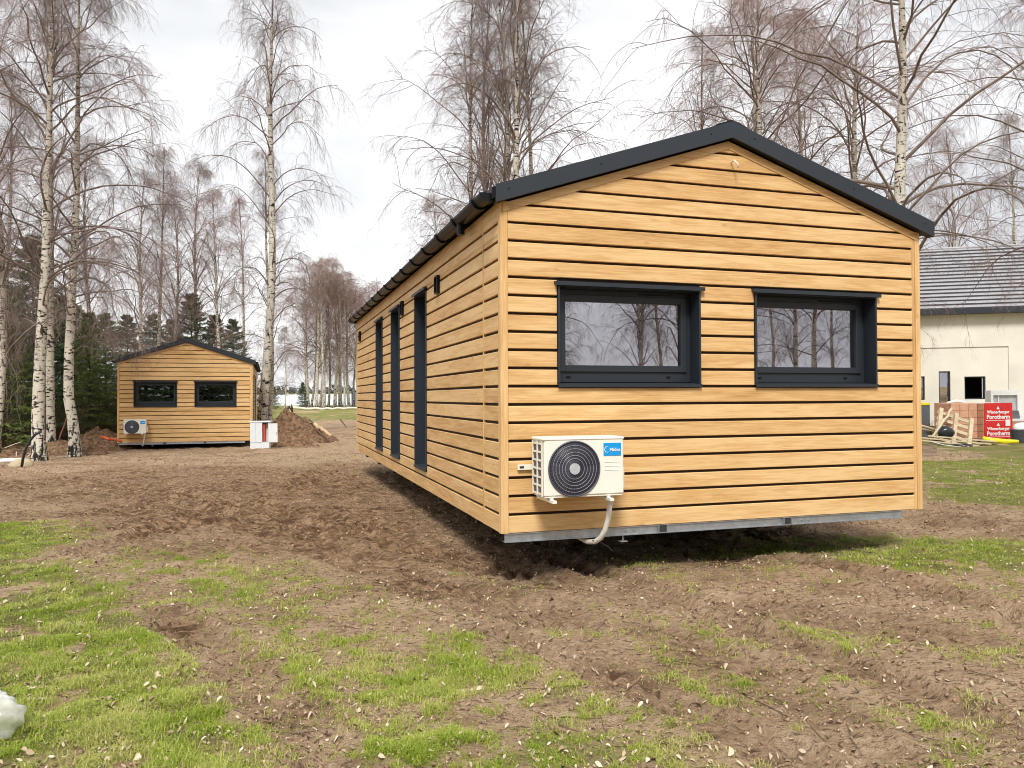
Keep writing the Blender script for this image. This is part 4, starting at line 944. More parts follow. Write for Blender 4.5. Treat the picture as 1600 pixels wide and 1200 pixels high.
# far shore wood
r = np.random.default_rng(9); n = 5200
fx = r.uniform(-420, 420, n); fy = r.uniform(476, 530, n); fh = r.uniform(0.0, 1, n) * r.uniform(2, 5.5, n); sz_ = r.uniform(0.8, 2.0, n)
base = np.stack([fx, fy, -0.6 + fh], 1); q = r.normal(size=(n, 4, 3)); q = unit(q) * sz_[:, None, None] * np.array([1.0, 0.7, 1.1])
FV = (base[:, None] + q).reshape(-1, 3); k4 = np.arange(n)[:, None] * 4
FF = np.concatenate([k4 + [0, 1, 2], k4 + [0, 2, 3], k4 + [0, 3, 1], k4 + [1, 3, 2]])
fw = link('far_wood', mesh_np('far_wood', FV, [FF]), None, plain('far_wood_grey', (0.11, 0.115, 0.11), 0.9, 0, 0.3, 0.1)); props(fw, 'grey far-off wood along the opposite lake shore', 'forest', kind='stuff')

# ------------------------------------------------------------------ grass, leaves, twigs on the ground (stuff)
r = np.random.default_rng(21)
def scatter_grass(n, x0, x1, y0, y1, power=1.0):
    x = r.uniform(x0, x1, n); y = r.uniform(y0, y1, n); g = grass_mask(x, y); k = r.random(n) < g ** power * (0.12 + 0.88 * sstep(0.42, 0.60, fbm(x * 9, y * 9, 2, 19))); return x[k], y[k]
xs, ys = [], []
for a in ((60000, -3.3, -0.2, 3.2, 5.2), (60000, -6.5, -1.0, 5.0, 10.5), (55000, -1.2, 3.0, 3.0, 5.2), (14000, 1.5, 5.0, 3.0, 5.0), (40000, 1.0, 8.0, 5.0, 9.0), (20000, -3.6, 1.5, 4.5, 8.0), (36000, 6.0, 15.0, 9.0, 20.0)):
    x, y = scatter_grass(*a); xs.append(x); ys.append(y)
x = np.concatenate(xs); y = np.concatenate(ys); n = len(x)
# each point sprouts a small tuft
T = 7
cx_ = np.repeat(x, T) + r.normal(size=n * T) * 0.016; cy_ = np.repeat(y, T) + r.normal(size=n * T) * 0.016; cz_ = gz(cx_, cy_) - 0.003
n = len(cx_); h = (0.012 + 0.040 * r.random(n) ** 2.2) * (0.45 + 1.1 * np.repeat(vnoise(x * 6.3, y * 6.3, 77), T)); az = r.random(n) * 6.283; lean = 0.4 + 1.3 * r.random(n)
w2 = 0.0011 + 0.0011 * r.random(n); cxn, sn = np.cos(az), np.sin(az)
B = np.stack([cx_, cy_, cz_], 1); side = np.stack([-sn, cxn, 0 * sn], 1) * w2[:, None]; fwd = np.stack([cxn, sn, 0 * sn], 1)
mid = B + fwd * (h * lean * 0.35)[:, None] + np.array([0, 0, 1.0]) * (h * 0.6)[:, None]
tip = B + fwd * (h * lean)[:, None] + np.array([0, 0, 1.0]) * (h * (1.0 - 0.38 * lean))[:, None]
GV = np.concatenate([B - side, B + side, mid + side * 0.8, mid - side * 0.8, tip]); a = np.arange(n)
gm_ = mesh_np('grass', GV, [np.stack([a, a + n, a + 2 * n, a + 3 * n], 1), np.stack([a + 3 * n, a + 2 * n, a + 4 * n], 1)])
ga = gm_.attributes.new('tint', 'FLOAT', 'POINT'); tv = np.clip(0.55 * r.random(n) + 0.9 * np.repeat(fbm(x * 2.6, y * 2.6, 3, 91), T) - 0.18, 0, 1); ga.data.foreach_set('value', np.tile(tv, 5).astype(np.float32))
def grass_mat():
    m, t, b = newmat('grass_blade'); l = t.links.new
    a_ = N(t, 'ShaderNodeAttribute', attribute_name='tint'); rp_ = N(t, 'ShaderNodeValToRGB'); e_ = rp_.color_ramp.elements
    e_[0].position = 0.05; e_[0].color = (0.185, 0.275, 0.020, 1); e_[1].position = 0.95; e_[1].color = (0.58, 0.53, 0.22, 1); q_ = e_.new(0.5); q_.color = (0.35, 0.44, 0.045, 1)
    l(a_.outputs['Fac'], rp_.inputs[0]); l(rp_.outputs[0], b.inputs['Base Color']); b.inputs['Roughness'].default_value = 0.6; b.inputs['Specular IOR Level'].default_value = 0.3
    tl = N(t, 'ShaderNodeBsdfTranslucent'); l(rp_.outputs[0], tl.inputs[0]); ms = N(t, 'ShaderNodeMixShader'); ms.inputs[0].default_value = 0.35
    o_ = t.nodes['Material Output']; l(b.outputs[0], ms.inputs[1]); l(tl.outputs[0], ms.inputs[2]); l(ms.outputs[0], o_.inputs[0])
    return m
props(link('grass', gm_, None, grass_mat()), 'patches of short green grass on the churned soil', 'grass', kind='stuff')
# fallen leaves
n = 34000
u = r.random(n); y = 3.0 + 16 * u ** 1.55; x = (r.uniform(-0.78, 0.78, n)) * y
keep = r.random(n) < (0.22 + 0.75 * grass_mask(x, y) + 0.35 * (fbm(x, y, 3, 95) > 0.52)) * (1 - 0.75 * soft_poly(x, y, poly_world([(-200, 742), (180, 716), (560, 706), (780, 830), (1000, 870), (620, 890), (250, 838), (0, 790)]), 0.6))
x, y = x[keep], y[keep]
n = len(x); z = gz(x, y) + 0.006 + 0.014 * r.random(n); sz_ = 0.004 + 0.012 * r.random(n) ** 3.0; az = r.random(n) * 6.283
e1 = np.stack([np.cos(az), np.sin(az), 0.55 * r.normal(size=n)], 1); e2 = np.stack([-np.sin(az), np.cos(az), 0.45 * r.normal(size=n)], 1); C_ = np.stack([x, y, z], 1); s3 = sz_[:, None]
up = np.array([0, 0, 1.0]); curl = (-0.3 + 1.4 * r.random(n))[:, None] * s3
LV = np.concatenate([C_ - e1 * s3 * 1.25, C_ - e1 * 0.35 * s3 + e2 * s3 * 0.6 + up * curl, C_ + e1 * 0.5 * s3 + e2 * s3 * 0.6 + up * curl, C_ + e1 * s3 * 1.3 + up * curl * 0.3, C_ + e1 * 0.5 * s3 - e2 * s3 * 0.6 + up * curl, C_ - e1 * 0.35 * s3 - e2 * s3 * 0.5 + up * curl, C_])
a = np.arange(n); LF = [np.stack([a + 6 * n, a + i * n, a + ((i + 1) % 6) * n], 1) for i in range(6)]
lm = mesh_np('fallen_leaves', LV, [np.concatenate(LF)])
la = lm.attributes.new('tint', 'FLOAT', 'POINT'); la.data.foreach_set('value', np.tile(r.random(n), 7).astype(np.float32))
def leaf_mat():
    m, t, b = newmat('dry_leaf'); l = t.links.new
    a_ = N(t, 'ShaderNodeAttribute', attribute_name='tint'); rp_ = N(t, 'ShaderNodeValToRGB'); e_ = rp_.color_ramp.elements
    e_[0].color = (0.13, 0.075, 0.04, 1); e_[1].color = (0.62, 0.53, 0.40, 1); q_ = e_.new(0.5); q_.color = (0.40, 0.30, 0.19, 1)
    l(a_.outputs['Fac'], rp_.inputs[0]); l(rp_.outputs[0], b.inputs['Base Color']); b.inputs['Roughness'].default_value = 0.7
    return m
props(link('fallen_leaves', lm, None, leaf_mat()), 'dry pale birch leaves strewn over the ground', 'leaves', kind='stuff')
# soil clods
n = 30000; u = r.random(n); y = 3.0 + 22 * u ** 1.5; x = r.uniform(-0.8, 0.75, n) * y
k = r.random(n) > grass_mask(x, y) * 1.4; x, y = x[k], y[k]; n = len(x); z = gz(x, y)
sz_ = (0.003 + 0.012 * r.random(n) ** 3.5) * (1 + 0.09 * y); q = unit(r.normal(size=(n, 6, 3)) * 0.35 + np.array([[1, 0, 0], [-1, 0, 0], [0, 1, 0], [0, -1, 0], [0, 0, 0.7], [0, 0, -0.7]])[None]) * sz_[:, None, None]
CV = (np.stack([x, y, z + sz_ * 0.25], 1)[:, None] + q).reshape(-1, 3); k6 = np.arange(n)[:, None] * 6
CFa = np.concatenate([k6 + list(t_) for t_ in ((0, 2, 4), (2, 1, 4), (1, 3, 4), (3, 0, 4), (2, 0, 5), (1, 2, 5), (3, 1, 5), (0, 3, 5))])
props(link('soil_clods', mesh_np('soil_clods', CV, [CFa]), None, plain('soil_clod', (0.30, 0.205, 0.130), 0.95, 0, 0.5, 23.0, spec=0.1)), 'small crumbs of brown soil scattered over the ground', 'soil', kind='stuff')
# loose twigs
n = 500; y = 3.2 + 20 * r.random(n) ** 1.3; x = r.uniform(-0.75, 0.75, n) * y; az = r.random(n) * 6.283
P = grow(np.stack([x, y, gz(x, y) + 0.008], 1), np.stack([np.cos(az), np.sin(az), 0 * az], 1), 0.08 + 0.35 * r.random(n) ** 2, 5, np.zeros(n), 0.12, r); P[:, :, 2] = gz(P[:, :, 0].ravel(), P[:, :, 1].ravel()).reshape(n, 5) + 0.006
V, Q_ = tubes(P, np.full((n, 5), 0.0022), 3)
props(link('fallen_twigs', mesh_np('fallen_twigs', V, [Q_]), None, M['shrub']), 'thin fallen twigs lying on the soil', 'twigs', kind='stuff')
# dead straw pressed into the soil
n = 60000; u = r.random(n); y = 2.9 + 9.5 * u ** 1.25; x = r.uniform(-0.8, 0.8, n) * y
k = r.random(n) < sstep(0.40, 0.62, fbm(x * 2.2, y * 2.2, 3, 97)) * (1 - 0.9 * soft_poly(x, y, poly_world([(-200, 742), (180, 716), (560, 706), (780, 830), (1000, 870), (620, 890), (250, 838), (0, 790)]), 0.6)); x, y = x[k], y[k]; n = len(x)
az = r.random(n) * 6.283; ln_ = 0.012 + 0.035 * r.random(n) ** 1.6; dv = np.stack([np.cos(az), np.sin(az)], 1) * ln_[:, None]; sv = np.stack([-np.sin(az), np.cos(az)], 1) * 0.0012
A_z = gz(x, y) + 0.003; B_z = gz(x + dv[:, 0], y + dv[:, 1]) + 0.003 + 0.012 * r.random(n)
SV = np.concatenate([np.stack([x - sv[:, 0], y - sv[:, 1], A_z], 1), np.stack([x + sv[:, 0], y + sv[:, 1], A_z], 1), np.stack([x + dv[:, 0], y + dv[:, 1], B_z], 1)]); a = np.arange(n)
props(link('dead_straw', mesh_np('dead_straw', SV, [np.stack([a, a + n, a + 2 * n], 1)]), None, plain('dead_straw', (0.42, 0.33, 0.19), 0.8, 0, 0.4, 1.5, spec=0.2)), 'dry grass straw pressed into the bare soil', 'straw', kind='stuff')
# ------------------------------------------------------------------ earth mounds
def mound(px, py_base, y, wx, wy, h, label, seed, skew=0.0):
    x = xat(px, py_base, y); n = 84; U_, V_ = np.meshgrid(np.linspace(-1, 1, n), np.linspace(-1, 1, n))
    XX = x + U_ * wx; YY = y + V_ * wy; rr = np.hypot(U_ - skew * (1 - np.hypot(U_, V_)), V_)
    Z = h * np.clip(1 - rr ** 1.25, 0, 1) * (0.55 + 0.9 * fbm(XX * 1.6, YY * 1.6, 3, seed)) + 0.20 * sstep(1, 0.5, rr) * (fbm(XX * 6, YY * 6, 3, seed + 5) - 0.5) + 0.15 * sstep(1, 0.7, rr) * (fbm(XX * 9, YY * 9, 3, seed + 9) - 0.5)
    ZZ = gz(XX.ravel(), YY.ravel()).reshape(n, n) + Z - 0.06 * sstep(0.85, 1.05, rr) - 0.015
    o_ = np.array([x, y, g1(x, y)]); V = np.stack([XX.ravel(), YY.ravel(), ZZ.ravel()], 1) - o_
    ii = np.arange(n * n).reshape(n, n); Q_ = np.stack([ii[:-1, :-1], ii[:-1, 1:], ii[1:, 1:], ii[1:, :-1]], -1).reshape(-1, 4)
    ob = link('earth_mound', mesh_np('earth_mound', V, [Q_], True), None, M['mound']); ob.location = o_; props(ob, label, 'mound', 'heaps of dug earth'); return ob
M['mound'] = plain('dug_earth', (0.17, 0.105, 0.063), 0.95, 0, 0.7, 9, 1.0, 0.1)
mound(463, 690, 31.5, 1.8, 1.5, 1.15, 'steep brown earth heap beside the open utility cabinet', 101, -0.1)
mound(150, 700, 28.0, 1.5, 1.2, 0.85, 'brown earth heap between the thick birch and the distant house', 102)
mound(85, 700, 25.6, 1.9, 1.0, 0.55, 'low earth bank behind the left birch trunks', 103)
mound(15, 700, 25.2, 2.0, 1.0, 0.40, 'low earth bank at the left picture edge', 104)
mound(455, 700, 28.6, 1.2, 0.45, 0.22, 'light sandy ridge at the foot of the steep earth heap', 105)

def log(name, p0, p1, r0_, r1_, mat, label, cat, sag=0.0, n=9, sides=9):
    p0, p1 = np.array(p0, float), np.array(p1, float); t = np.linspace(0, 1, n)[:, None]; rr_ = np.random.default_rng(int(abs(p0[0]) * 100) % 999)
    pts = p0 * (1 - t) + p1 * t + rr_.normal(size=(n, 3)) * r0_ * 0.25; pts[:, 2] -= sag * np.sin(np.pi * t[:, 0]); o_ = pts[0].copy()
    ob = MB().tube(pts - o_, np.linspace(r0_, r1_, n), sides).build(name, mat, None, True); ob.location = o_; return props(ob, label, cat)
yy = 86.0; log('birch_pole', (xat(452, 637, yy), yy, g1(0, yy) + 0.26), (xat(566, 641, yy), yy - 1, g1(0, yy) + 0.16), 0.16, 0.11, M['pole'] if 'pole' in M else M.setdefault('pole', plain('pale_pole', (0.62, 0.56, 0.45), 0.8)), 'long pale birch pole lying across the far lawn', 'pole', 0.08, 14)
pM = lambda px, py, y: (xat(px, py, y), y, zat(px, py, y))
log('split_log', pM(491, 662, 30.9), pM(518, 682, 30.2), 0.075, 0.06, plain('split_wood', (0.50, 0.36, 0.22), 0.8, 0, 0.25, 6), 'pale split log on the right flank of the steep heap', 'log')
st = empty('tree_stump', pM(452, 655, 31.5), label='dark splintered stump on top of the steep earth heap', cat='stump')
MB().tube([(0, 0, -0.35), (0.0, 0, 0.1), (-0.04, 0, 0.38), (0.02, 0.02, 0.56)], [0.22, 0.17, 0.11, 0.02], 9).tube([(0.05, 0, 0.1), (0.12, -0.02, 0.45), (0.1, 0, 0.62)], [0.09, 0.05, 0.01], 7).build('wood', plain('stump_wood', (0.055, 0.036, 0.026), 0.95, 0, 0.4, 8, 0.5), st)
MB().tube([(0.06, -0.2, 0.42), (0.28, -0.22, -0.02)], 0.022, 6).build('stick', M['plank'], st)
for k, (a, b, lab) in enumerate([((483, 655, 31.6), (503, 676, 30.6), 'brown root sticking out along the heap right edge'), ((532, 655, 33), (541, 668, 32.6), 'short dark branch lying on the sandy track')]):
    log('branch', pM(*a), pM(*b), 0.035, 0.02, M['shrub'], lab, 'branch')
# ------------------------------------------------------------------ utility cabinet with an open door
cy = 27.6; cx = xat(391, 700, cy); cab = empty('utility_cabinet', (cx, cy, g1(cx, cy) - 0.04), (0, 0, 0.10), 'white utility cabinet with open door and red interior', 'cabinet')
cw, cdp, chh = 0.66, 0.32, 0.98
MB().box(0, cw, 0, cdp, 0.0, 0.26).build('plinth', M['cab_white'], cab)
b_ = MB(); b_.box(0.0, 0.03, 0.004, cdp, 0.262, chh).box(cw - 0.03, cw, 0.004, cdp, 0.262, chh).box(0.03, cw - 0.03, cdp - 0.03, cdp, 0.262, chh).box(0.03, cw - 0.03, 0.004, cdp - 0.03, 0.262, 0.285); b_.build('body', M['cab_white'], cab)
MB().cbox(-0.02, cw + 0.05, -0.03, cdp + 0.02, chh + 0.001, chh + 0.05, 0.008).build('roof', M['cab_white'], cab)
MB().cbox(0.0, 0.20, -0.016, 0.003, 0.265, chh - 0.003, 0.004).build('door', M['cab_white'], cab)
MB().cbox(0.205, 0.425, -0.016, 0.003, 0.265, chh - 0.003, 0.004).build('door', M['cab_white'], cab)
MB().box(0.44, 0.50, 0.06, 0.2, 0.30, chh - 0.06).build('switchgear', M['red'], cab); MB().box(0.505, 0.62, 0.18, 0.27, 0.30, chh - 0.06).build('meter_panel', M['gray_plastic'], cab)
MB().box(0.431, 0.439, 0.02, 0.25, 0.29, chh - 0.04).build('divider', M['dark_steel'], cab)
dr = MB().cbox(cw + 0.005, cw + 0.30, -0.035, -0.017, 0.268, chh - 0.04, 0.004).build('open_door', M['cab_white'], cab); MB().box(cw + 0.25, cw + 0.262, -0.048, -0.036, 0.55, 0.62).build('handle', M['dark_steel'], dr)
# hoses and pipes
hb = gpoint(34, 727, -0.22); hp = [(hb[0], hb[1], -0.25)] + [(xat(px, py, hb[1] - 0.1), hb[1] - 0.1, zat(px, py, hb[1] - 0.1)) for px, py in ((36, 716), (40, 702), (47, 688), (55, 679), (64, 674))]
o_ = np.array(hp[0]); t_ = MB().tube([np.array(p) - o_ for p in hp], 0.034, 10).build('black_hose', M['black_hose'], None, True); t_.location = o_; props(t_, 'black corrugated hose rising from the ground by the foremost birch', 'hose')
yy = 20.6; log('white_pipe', (xat(-40, 716, yy), yy, g1(-13, yy) + 0.09), (xat(44, 714, yy + 0.4), yy + 0.4, g1(-12, yy) + 0.09), 0.062, 0.062, M['white'], 'white plastic pipe lying at the left picture edge', 'pipe')
yy = 20.7; sa = empty('sandstone', (xat(40, 720, yy), yy - 0.2, g1(-12.6, yy) + 0.02), label='pale stone lump under the black hose', cat='stone')
q = np.random.default_rng(4); 
def rock(parent, name, s_, seed, mat):
    n = 14; th, ph = np.meshgrid(np.linspace(0, np.pi, n), np.linspace(0, 2 * np.pi, n)); X_, Y_, Z_ = np.sin(th) * np.cos(ph), np.sin(th) * np.sin(ph), np.cos(th)
    k = 0.75 + 0.5 * fbm(X_ * 1.5 + seed, Y_ * 1.5 + Z_ * 2, 3, seed); V = np.stack([(X_ * k * s_[0]).ravel(), (Y_ * k * s_[1]).ravel(), (Z_ * k * s_[2]).ravel()], 1)
    ii = np.arange(n * n).reshape(n, n); return link(name, mesh_np(name, V, [np.stack([ii[:-1, :-1], ii[:-1, 1:], ii[1:, 1:], ii[1:, :-1]], -1).reshape(-1, 4)], True), parent, mat)
rock(sa, 'stone', (0.34, 0.22, 0.16), 3, plain('pale_sand', (0.42, 0.34, 0.22), 0.95, 0, 0.2, 6, 0.4))
op = empty('orange_pipe', pM(163, 685, 26.9), label='bent orange drain pipe lying left of the distant house', cat='pipe')
MB().tube([(-0.1, 0, 0.06), (0.1, -0.03, 0.0), (0.2, -0.05, -0.05)], 0.055, 10).build('elbow', M['orange_pipe'], op, True); MB().tube([(0.17, -0.05, -0.03), (0.36, -0.05, -0.02), (0.62, -0.02, -0.12)], 0.045, 10).build('tube', M['orange_pipe'], op, True)
rod = log('red_rod', pM(92, 688, 24.3), pM(111, 635, 24.9), 0.022, 0.022, plain('red_brown_rod', (0.13, 0.035, 0.022), 0.6), 'thin reddish rod leaning against the thick bent birch', 'rod')
# brushwood heap
for k in range(14):
    rr_ = np.random.default_rng(200 + k); px = rr_.uniform(-20, 60); y = rr_.uniform(22.5, 25.5); x = xat(px, 690, y); z = g1(x, y) + rr_.uniform(0.05, 0.4); a = rr_.uniform(0, 6.28); l_ = rr_.uniform(0.5, 1.4)
    o = log('brushwood_stick', (x, y, z), (x + l_ * math.cos(a), y + 0.4 * l_ * math.sin(a), z + rr_.uniform(-0.2, 0.35)), 0.016, 0.008, M['pole'] if k % 3 == 0 else M['shrub'], 'stick of the brushwood heap left of the foremost birch', 'stick', n=6, sides=5); o['group'] = 'brushwood sticks at the left edge'
# crumpled clear plastic bag
def film_mat():
    m, t, b = newmat('clear_film'); b.inputs['Base Color'].default_value = (0.9, 0.9, 0.9, 1); b.inputs['Roughness'].default_value = 0.22
    l = t.links.new; tr_ = N(t, 'ShaderNodeBsdfTransparent'); ms = N(t, 'ShaderNodeMixShader'); lw = N(t, 'ShaderNodeLayerWeight', ins={'Blend': 0.55}); mr = N(t, 'ShaderNodeMapRange', ins={'To Min': 0.28, 'To Max': 0.8}); l(lw.outputs['Facing'], mr.inputs['Value'])
    l(mr.outputs[0], ms.inputs[0]); l(tr_.outputs[0], ms.inputs[1]); l(b.outputs[0], ms.inputs[2]); l(ms.outputs[0], t.nodes['Material Output'].inputs[0]); return m
M['film'] = film_mat()
bp_ = gpoint(-14, 1150); bag = empty('plastic_bag', (bp_[0], bp_[1], g1(bp_[0], bp_[1])), label='crumpled clear plastic bag at the bottom left picture edge', cat='plastic bag')
n = 30; th, ph = np.meshgrid(np.linspace(0.0, np.pi * 0.62, n), np.linspace(0, 2 * np.pi, n))
k = 1 + 0.42 * (fbm(np.cos(ph) * 2.2 + th * 1.4, np.sin(ph) * 2.2 + 5, 3, 301) - 0.5) + 0.30 * np.abs(fbm(np.cos(ph) * 5 + 3, np.sin(ph) * 5 + th * 2.5, 2, 302) - 0.5) - 0.10 * np.abs(np.sin(ph * 6 + th * 3))
V = np.stack([(np.sin(th) * np.cos(ph) * k * 0.135).ravel(), (np.sin(th) * np.sin(ph) * k * 0.13).ravel(), (np.cos(th) * k * 0.135 + 0.055).ravel()], 1); ii = np.arange(n * n).reshape(n, n)
link('film', mesh_np('film', V, [np.stack([ii[:-1, :-1], ii[:-1, 1:], ii[1:, 1:], ii[1:, :-1]], -1).reshape(-1, 4)]), bag, M['film'])

# ------------------------------------------------------------------ white building on the right
bY = 37.0; B0 = np.array([xat(1400, 600, bY + 0.8), bY + 0.8]); ang = -0.235
bld = empty('white_building', (B0[0], B0[1], -0.42), (0, 0, ang), 'unfinished cream building with grey tiled roof at the right', 'building')
def bu(px, z_=1.65):
    """facade coordinate of a picture column"""
    d = ray(px, 600 ); c, s_ = math.cos(ang), math.sin(ang); t_ = (B0[0] * s_ - B0[1] * c) / (d[0] * s_ - d[1] * c); p = d * t_; return float((p[0] - B0[0]) * c + (p[1] - B0[1]) * s_), float(p[1])
def bz(px, py):
    u, y = bu(px); return zat(px, py, y) + 0.42
M['render'] = plain('cream_render', (0.72, 0.685, 0.60), 0.9, 0, 0.10, 0.6, 0.1)
M['tile'] = plain('grey_roof_tile', (0.33, 0.325, 0.345), 0.38, 0, 0.12, 3)
ops = []
for (pa, pb, ya, yb) in ((1424, 1445, 625, 588), (1467, 1485, 658, 580), (1507, 1540, 624, 588)):
    ops.append((bu(pa)[0], bu(pb)[0], bz(pa, ya), bz(pb, yb)))
hw = bz(1500, 491); Lb = 13.0
holed_wall(lambda u, n, z: (u, -n, z), -1.2, Lb, 0, hw, ops, -0.35, 0.0).build('wall', M['render'], bld)
MB().box(-1.2, -0.9, 0.36, 9, 0, hw).box(Lb - 0.3, Lb, 0.36, 9, 0, hw).box(-0.9, Lb - 0.3, 8.7, 9, 0, hw).build('wall', M['render'], bld)
pu, pz = bu(1576)[0], bz(1576, 541)
MB().box(-1.2, Lb, -0.045, -0.002, pz, hw - 0.02).box(pu, Lb, -0.044, -0.002, 0.0, pz - 0.001).build('raised_render', M['render'], bld)
for k, (a, b, c, d) in enumerate(ops):
    fr = MB(); fr.box(a, a + 0.06, 0.10, 0.18, c, d).box(b - 0.06, b, 0.10, 0.18, c, d).box(a + 0.06, b - 0.06, 0.10, 0.18, d - 0.06, d).box(a + 0.06, b - 0.06, 0.10, 0.18, c, c + 0.06)
    wn = fr.build('window' if k else 'window', M['anthracite'], bld)
    if k != 2: MB().box(a + 0.06, b - 0.06, 0.135, 0.145, c + 0.06, d - 0.06).build('pane', M['glass'], wn)
    else: MB().box(b - 0.13, b - 0.10, 0.08, 0.11, c + 0.06, d - 0.06).build('mullion', M['gray_plastic'], wn)
MB().box(-0.89, Lb - 0.31, 3.0, 3.2, 0.0, hw - 0.1).box(-0.89, Lb - 0.31, 0.4, 3.0, 0.0, 0.05).build('inner_wall', M['room'], bld)
MB().box(-1.5, Lb + 0.3, -0.55, 0.0, hw - 0.02, hw + 0.20).build('fascia', M['anthracite'], bld)
nr = 17; run, ris = 4.7, bz(1500, 388) - hw - 0.1
RZ = ris + 0.62
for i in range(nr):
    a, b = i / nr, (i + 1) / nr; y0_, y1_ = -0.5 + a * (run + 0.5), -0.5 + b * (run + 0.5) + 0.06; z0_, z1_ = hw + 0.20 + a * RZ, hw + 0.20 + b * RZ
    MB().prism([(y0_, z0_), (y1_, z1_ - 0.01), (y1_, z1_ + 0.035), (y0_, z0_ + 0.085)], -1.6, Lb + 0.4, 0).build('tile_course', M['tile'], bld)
    MB().box(-1.59, Lb + 0.39, y0_ - 0.012, y0_ - 0.002, z0_ - 0.05, z0_ + 0.082).build('course_shadow_strip', M['dark_steel'], bld)  # dark strip standing in for the shadow line under each tile course
MB().prism([(run, hw + 0.15 + RZ), (9.5, hw + 0.2), (9.5, hw + 0.1), (run, hw + 0.02 + RZ)], -1.6, Lb + 0.4, 0).build('rear_roof', M['tile'], bld)
MB().tube([(-1.62, run + 0.03, hw + 0.22 + RZ), (Lb + 0.42, run + 0.03, hw + 0.22 + RZ)], 0.10, 8).build('ridge', M['tile'], bld)
for uu in (-1.2, Lb - 0.3): MB().prism([(0.02, hw), (8.98, hw), (run, hw + RZ + 0.0)], uu + 0.01, uu + 0.29, 0).build('gable', M['render'], bld)

# building site clutter -------------------------------------------------
ky = 27.0; kz = g1(bx(1536, ky), ky)
corner = np.array([bx(1536, ky), ky]); pal = empty('block_stack', (corner[0], corner[1], kz), (0, 0, math.radians(8)), 'stack of orange clay blocks in red printed foil on a pallet', 'block stack')
# local: x right face (red foil) faces camera-right, y back ; left face runs along -x rotated
M['clay'] = plain('clay_block', (0.62, 0.34, 0.22), 0.85, 0, 0.16, 5, 0.3)
for i in range(3): MB().box(-0.02, 1.12, 0.02 + 0.5 * i, 0.12 + 0.5 * i, 0, 0.10).build('pallet_bearer', M['plank'], pal)
for i in range(5): MB().box(0.0 + 0.24 * i, 0.14 + 0.24 * i, 0.0, 1.16, 0.101, 0.125).build('pallet_board', M['plank'], pal)
bw, bh, bl_ = 0.247, 0.236, 0.36
for kz_ in range(5):
    for i in range(4):
        for j in range(3):
            MB().cbox(0.01 + 0.272 * i, 0.01 + 0.272 * i + 0.266, 0.01 + 0.38 * j, 0.01 + 0.38 * j + 0.374, 0.13 + 0.244 * kz_, 0.13 + 0.244 * kz_ + 0.238, 0.006).build('clay_block', M['clay'], pal)
M['foil'] = plain('red_foil', (0.62, 0.022, 0.022), 0.3, 0, 0.12, 5, 0.25)
foil = MB().box(0.02, 1.115, -0.012, -0.004, 0.12, 1.37).build('printed_foil', M['foil'], pal)
MB().box(0.0, 1.11, 0.0, 1.15, 1.353, 1.362).build('clear_foil', M['film'], pal)
def letter(s_, size, u, z, bold=0.004):
    t_ = link('lettering', text_mesh(s_, size, bold, 0.002), foil, M['white']); t_.location = (u, -0.0165, z); t_.rotation_euler = (math.pi / 2, 0, 0)
for zz in (1.05, 0.47):
    letter('Wienerberger', 0.150, 0.56, zz); letter('Porotherm', 0.200, 0.56, zz - 0.17, 0.006)
    MB().box(0.08, 1.05, -0.016, -0.0125, zz - 0.295, zz - 0.28).build('print_line', M['white'], foil)
    MB().prism([(0.50, zz + 0.10), (0.62, zz + 0.10), (0.56, zz + 0.21)], -0.016, -0.0125).build('triangle_mark', M['white'], foil)
MB().box(0.84, 1.02, -0.020, -0.0125, 0.56, 0.78).build('paper_label', M['white'], foil)
pal2 = empty('clay_block_stack', (corner[0] - 1.0, corner[1] + 0.22, kz), (0, 0, math.radians(3)), 'bare orange clay block stack behind the leaning pallet', 'block stack')
for kz_ in range(5):
    for i in range(3): MB().cbox(0.32 * i, 0.32 * i + 0.313, 0, 1.0, 0.12 + 0.25 * kz_, 0.12 + 0.25 * kz_ + 0.243, 0.006).build('clay_block', M['clay'], pal2)
MB().box(0, 0.95, 0.02, 0.98, 0.0, 0.115).build('pallet', M['old_plank'], pal2)
MB().tube([(0.1, 0.4, 1.38), (0.45, 0.4, 1.44), (0.75, 0.4, 1.39), (0.9, 0.4, 1.37)], [0.03, 0.06, 0.05, 0.02], 8).build('white_film', M['white'], pal2, True)
# leaning pallet
lp = empty('leaning_pallet', (bx(1490, 26.2), 26.2, g1(bx(1490, 26.2), 26.2)), (math.radians(-30), math.radians(20), math.radians(-8)), 'weathered wooden pallet leaning against the clay blocks', 'pallet')
for i in range(3): MB().box(-0.6 + 0.52 * i, -0.48 + 0.52 * i, 0.0, 0.10, 0.0, 1.25).build('bearer', M['plank'], lp)
for i in range(5): MB().box(-0.62, 0.58, 0.101, 0.125, 0.03 + 0.26 * i, 0.15 + 0.26 * i).build('slat', M['plank'], lp)
pr_ = log('prop_plank', pM(1457, 684, 26.0), pM(1487, 638, 26.8), 0.055, 0.055, M['plank'], 'single pale plank propped left of the leaning pallet', 'plank', sides=4)
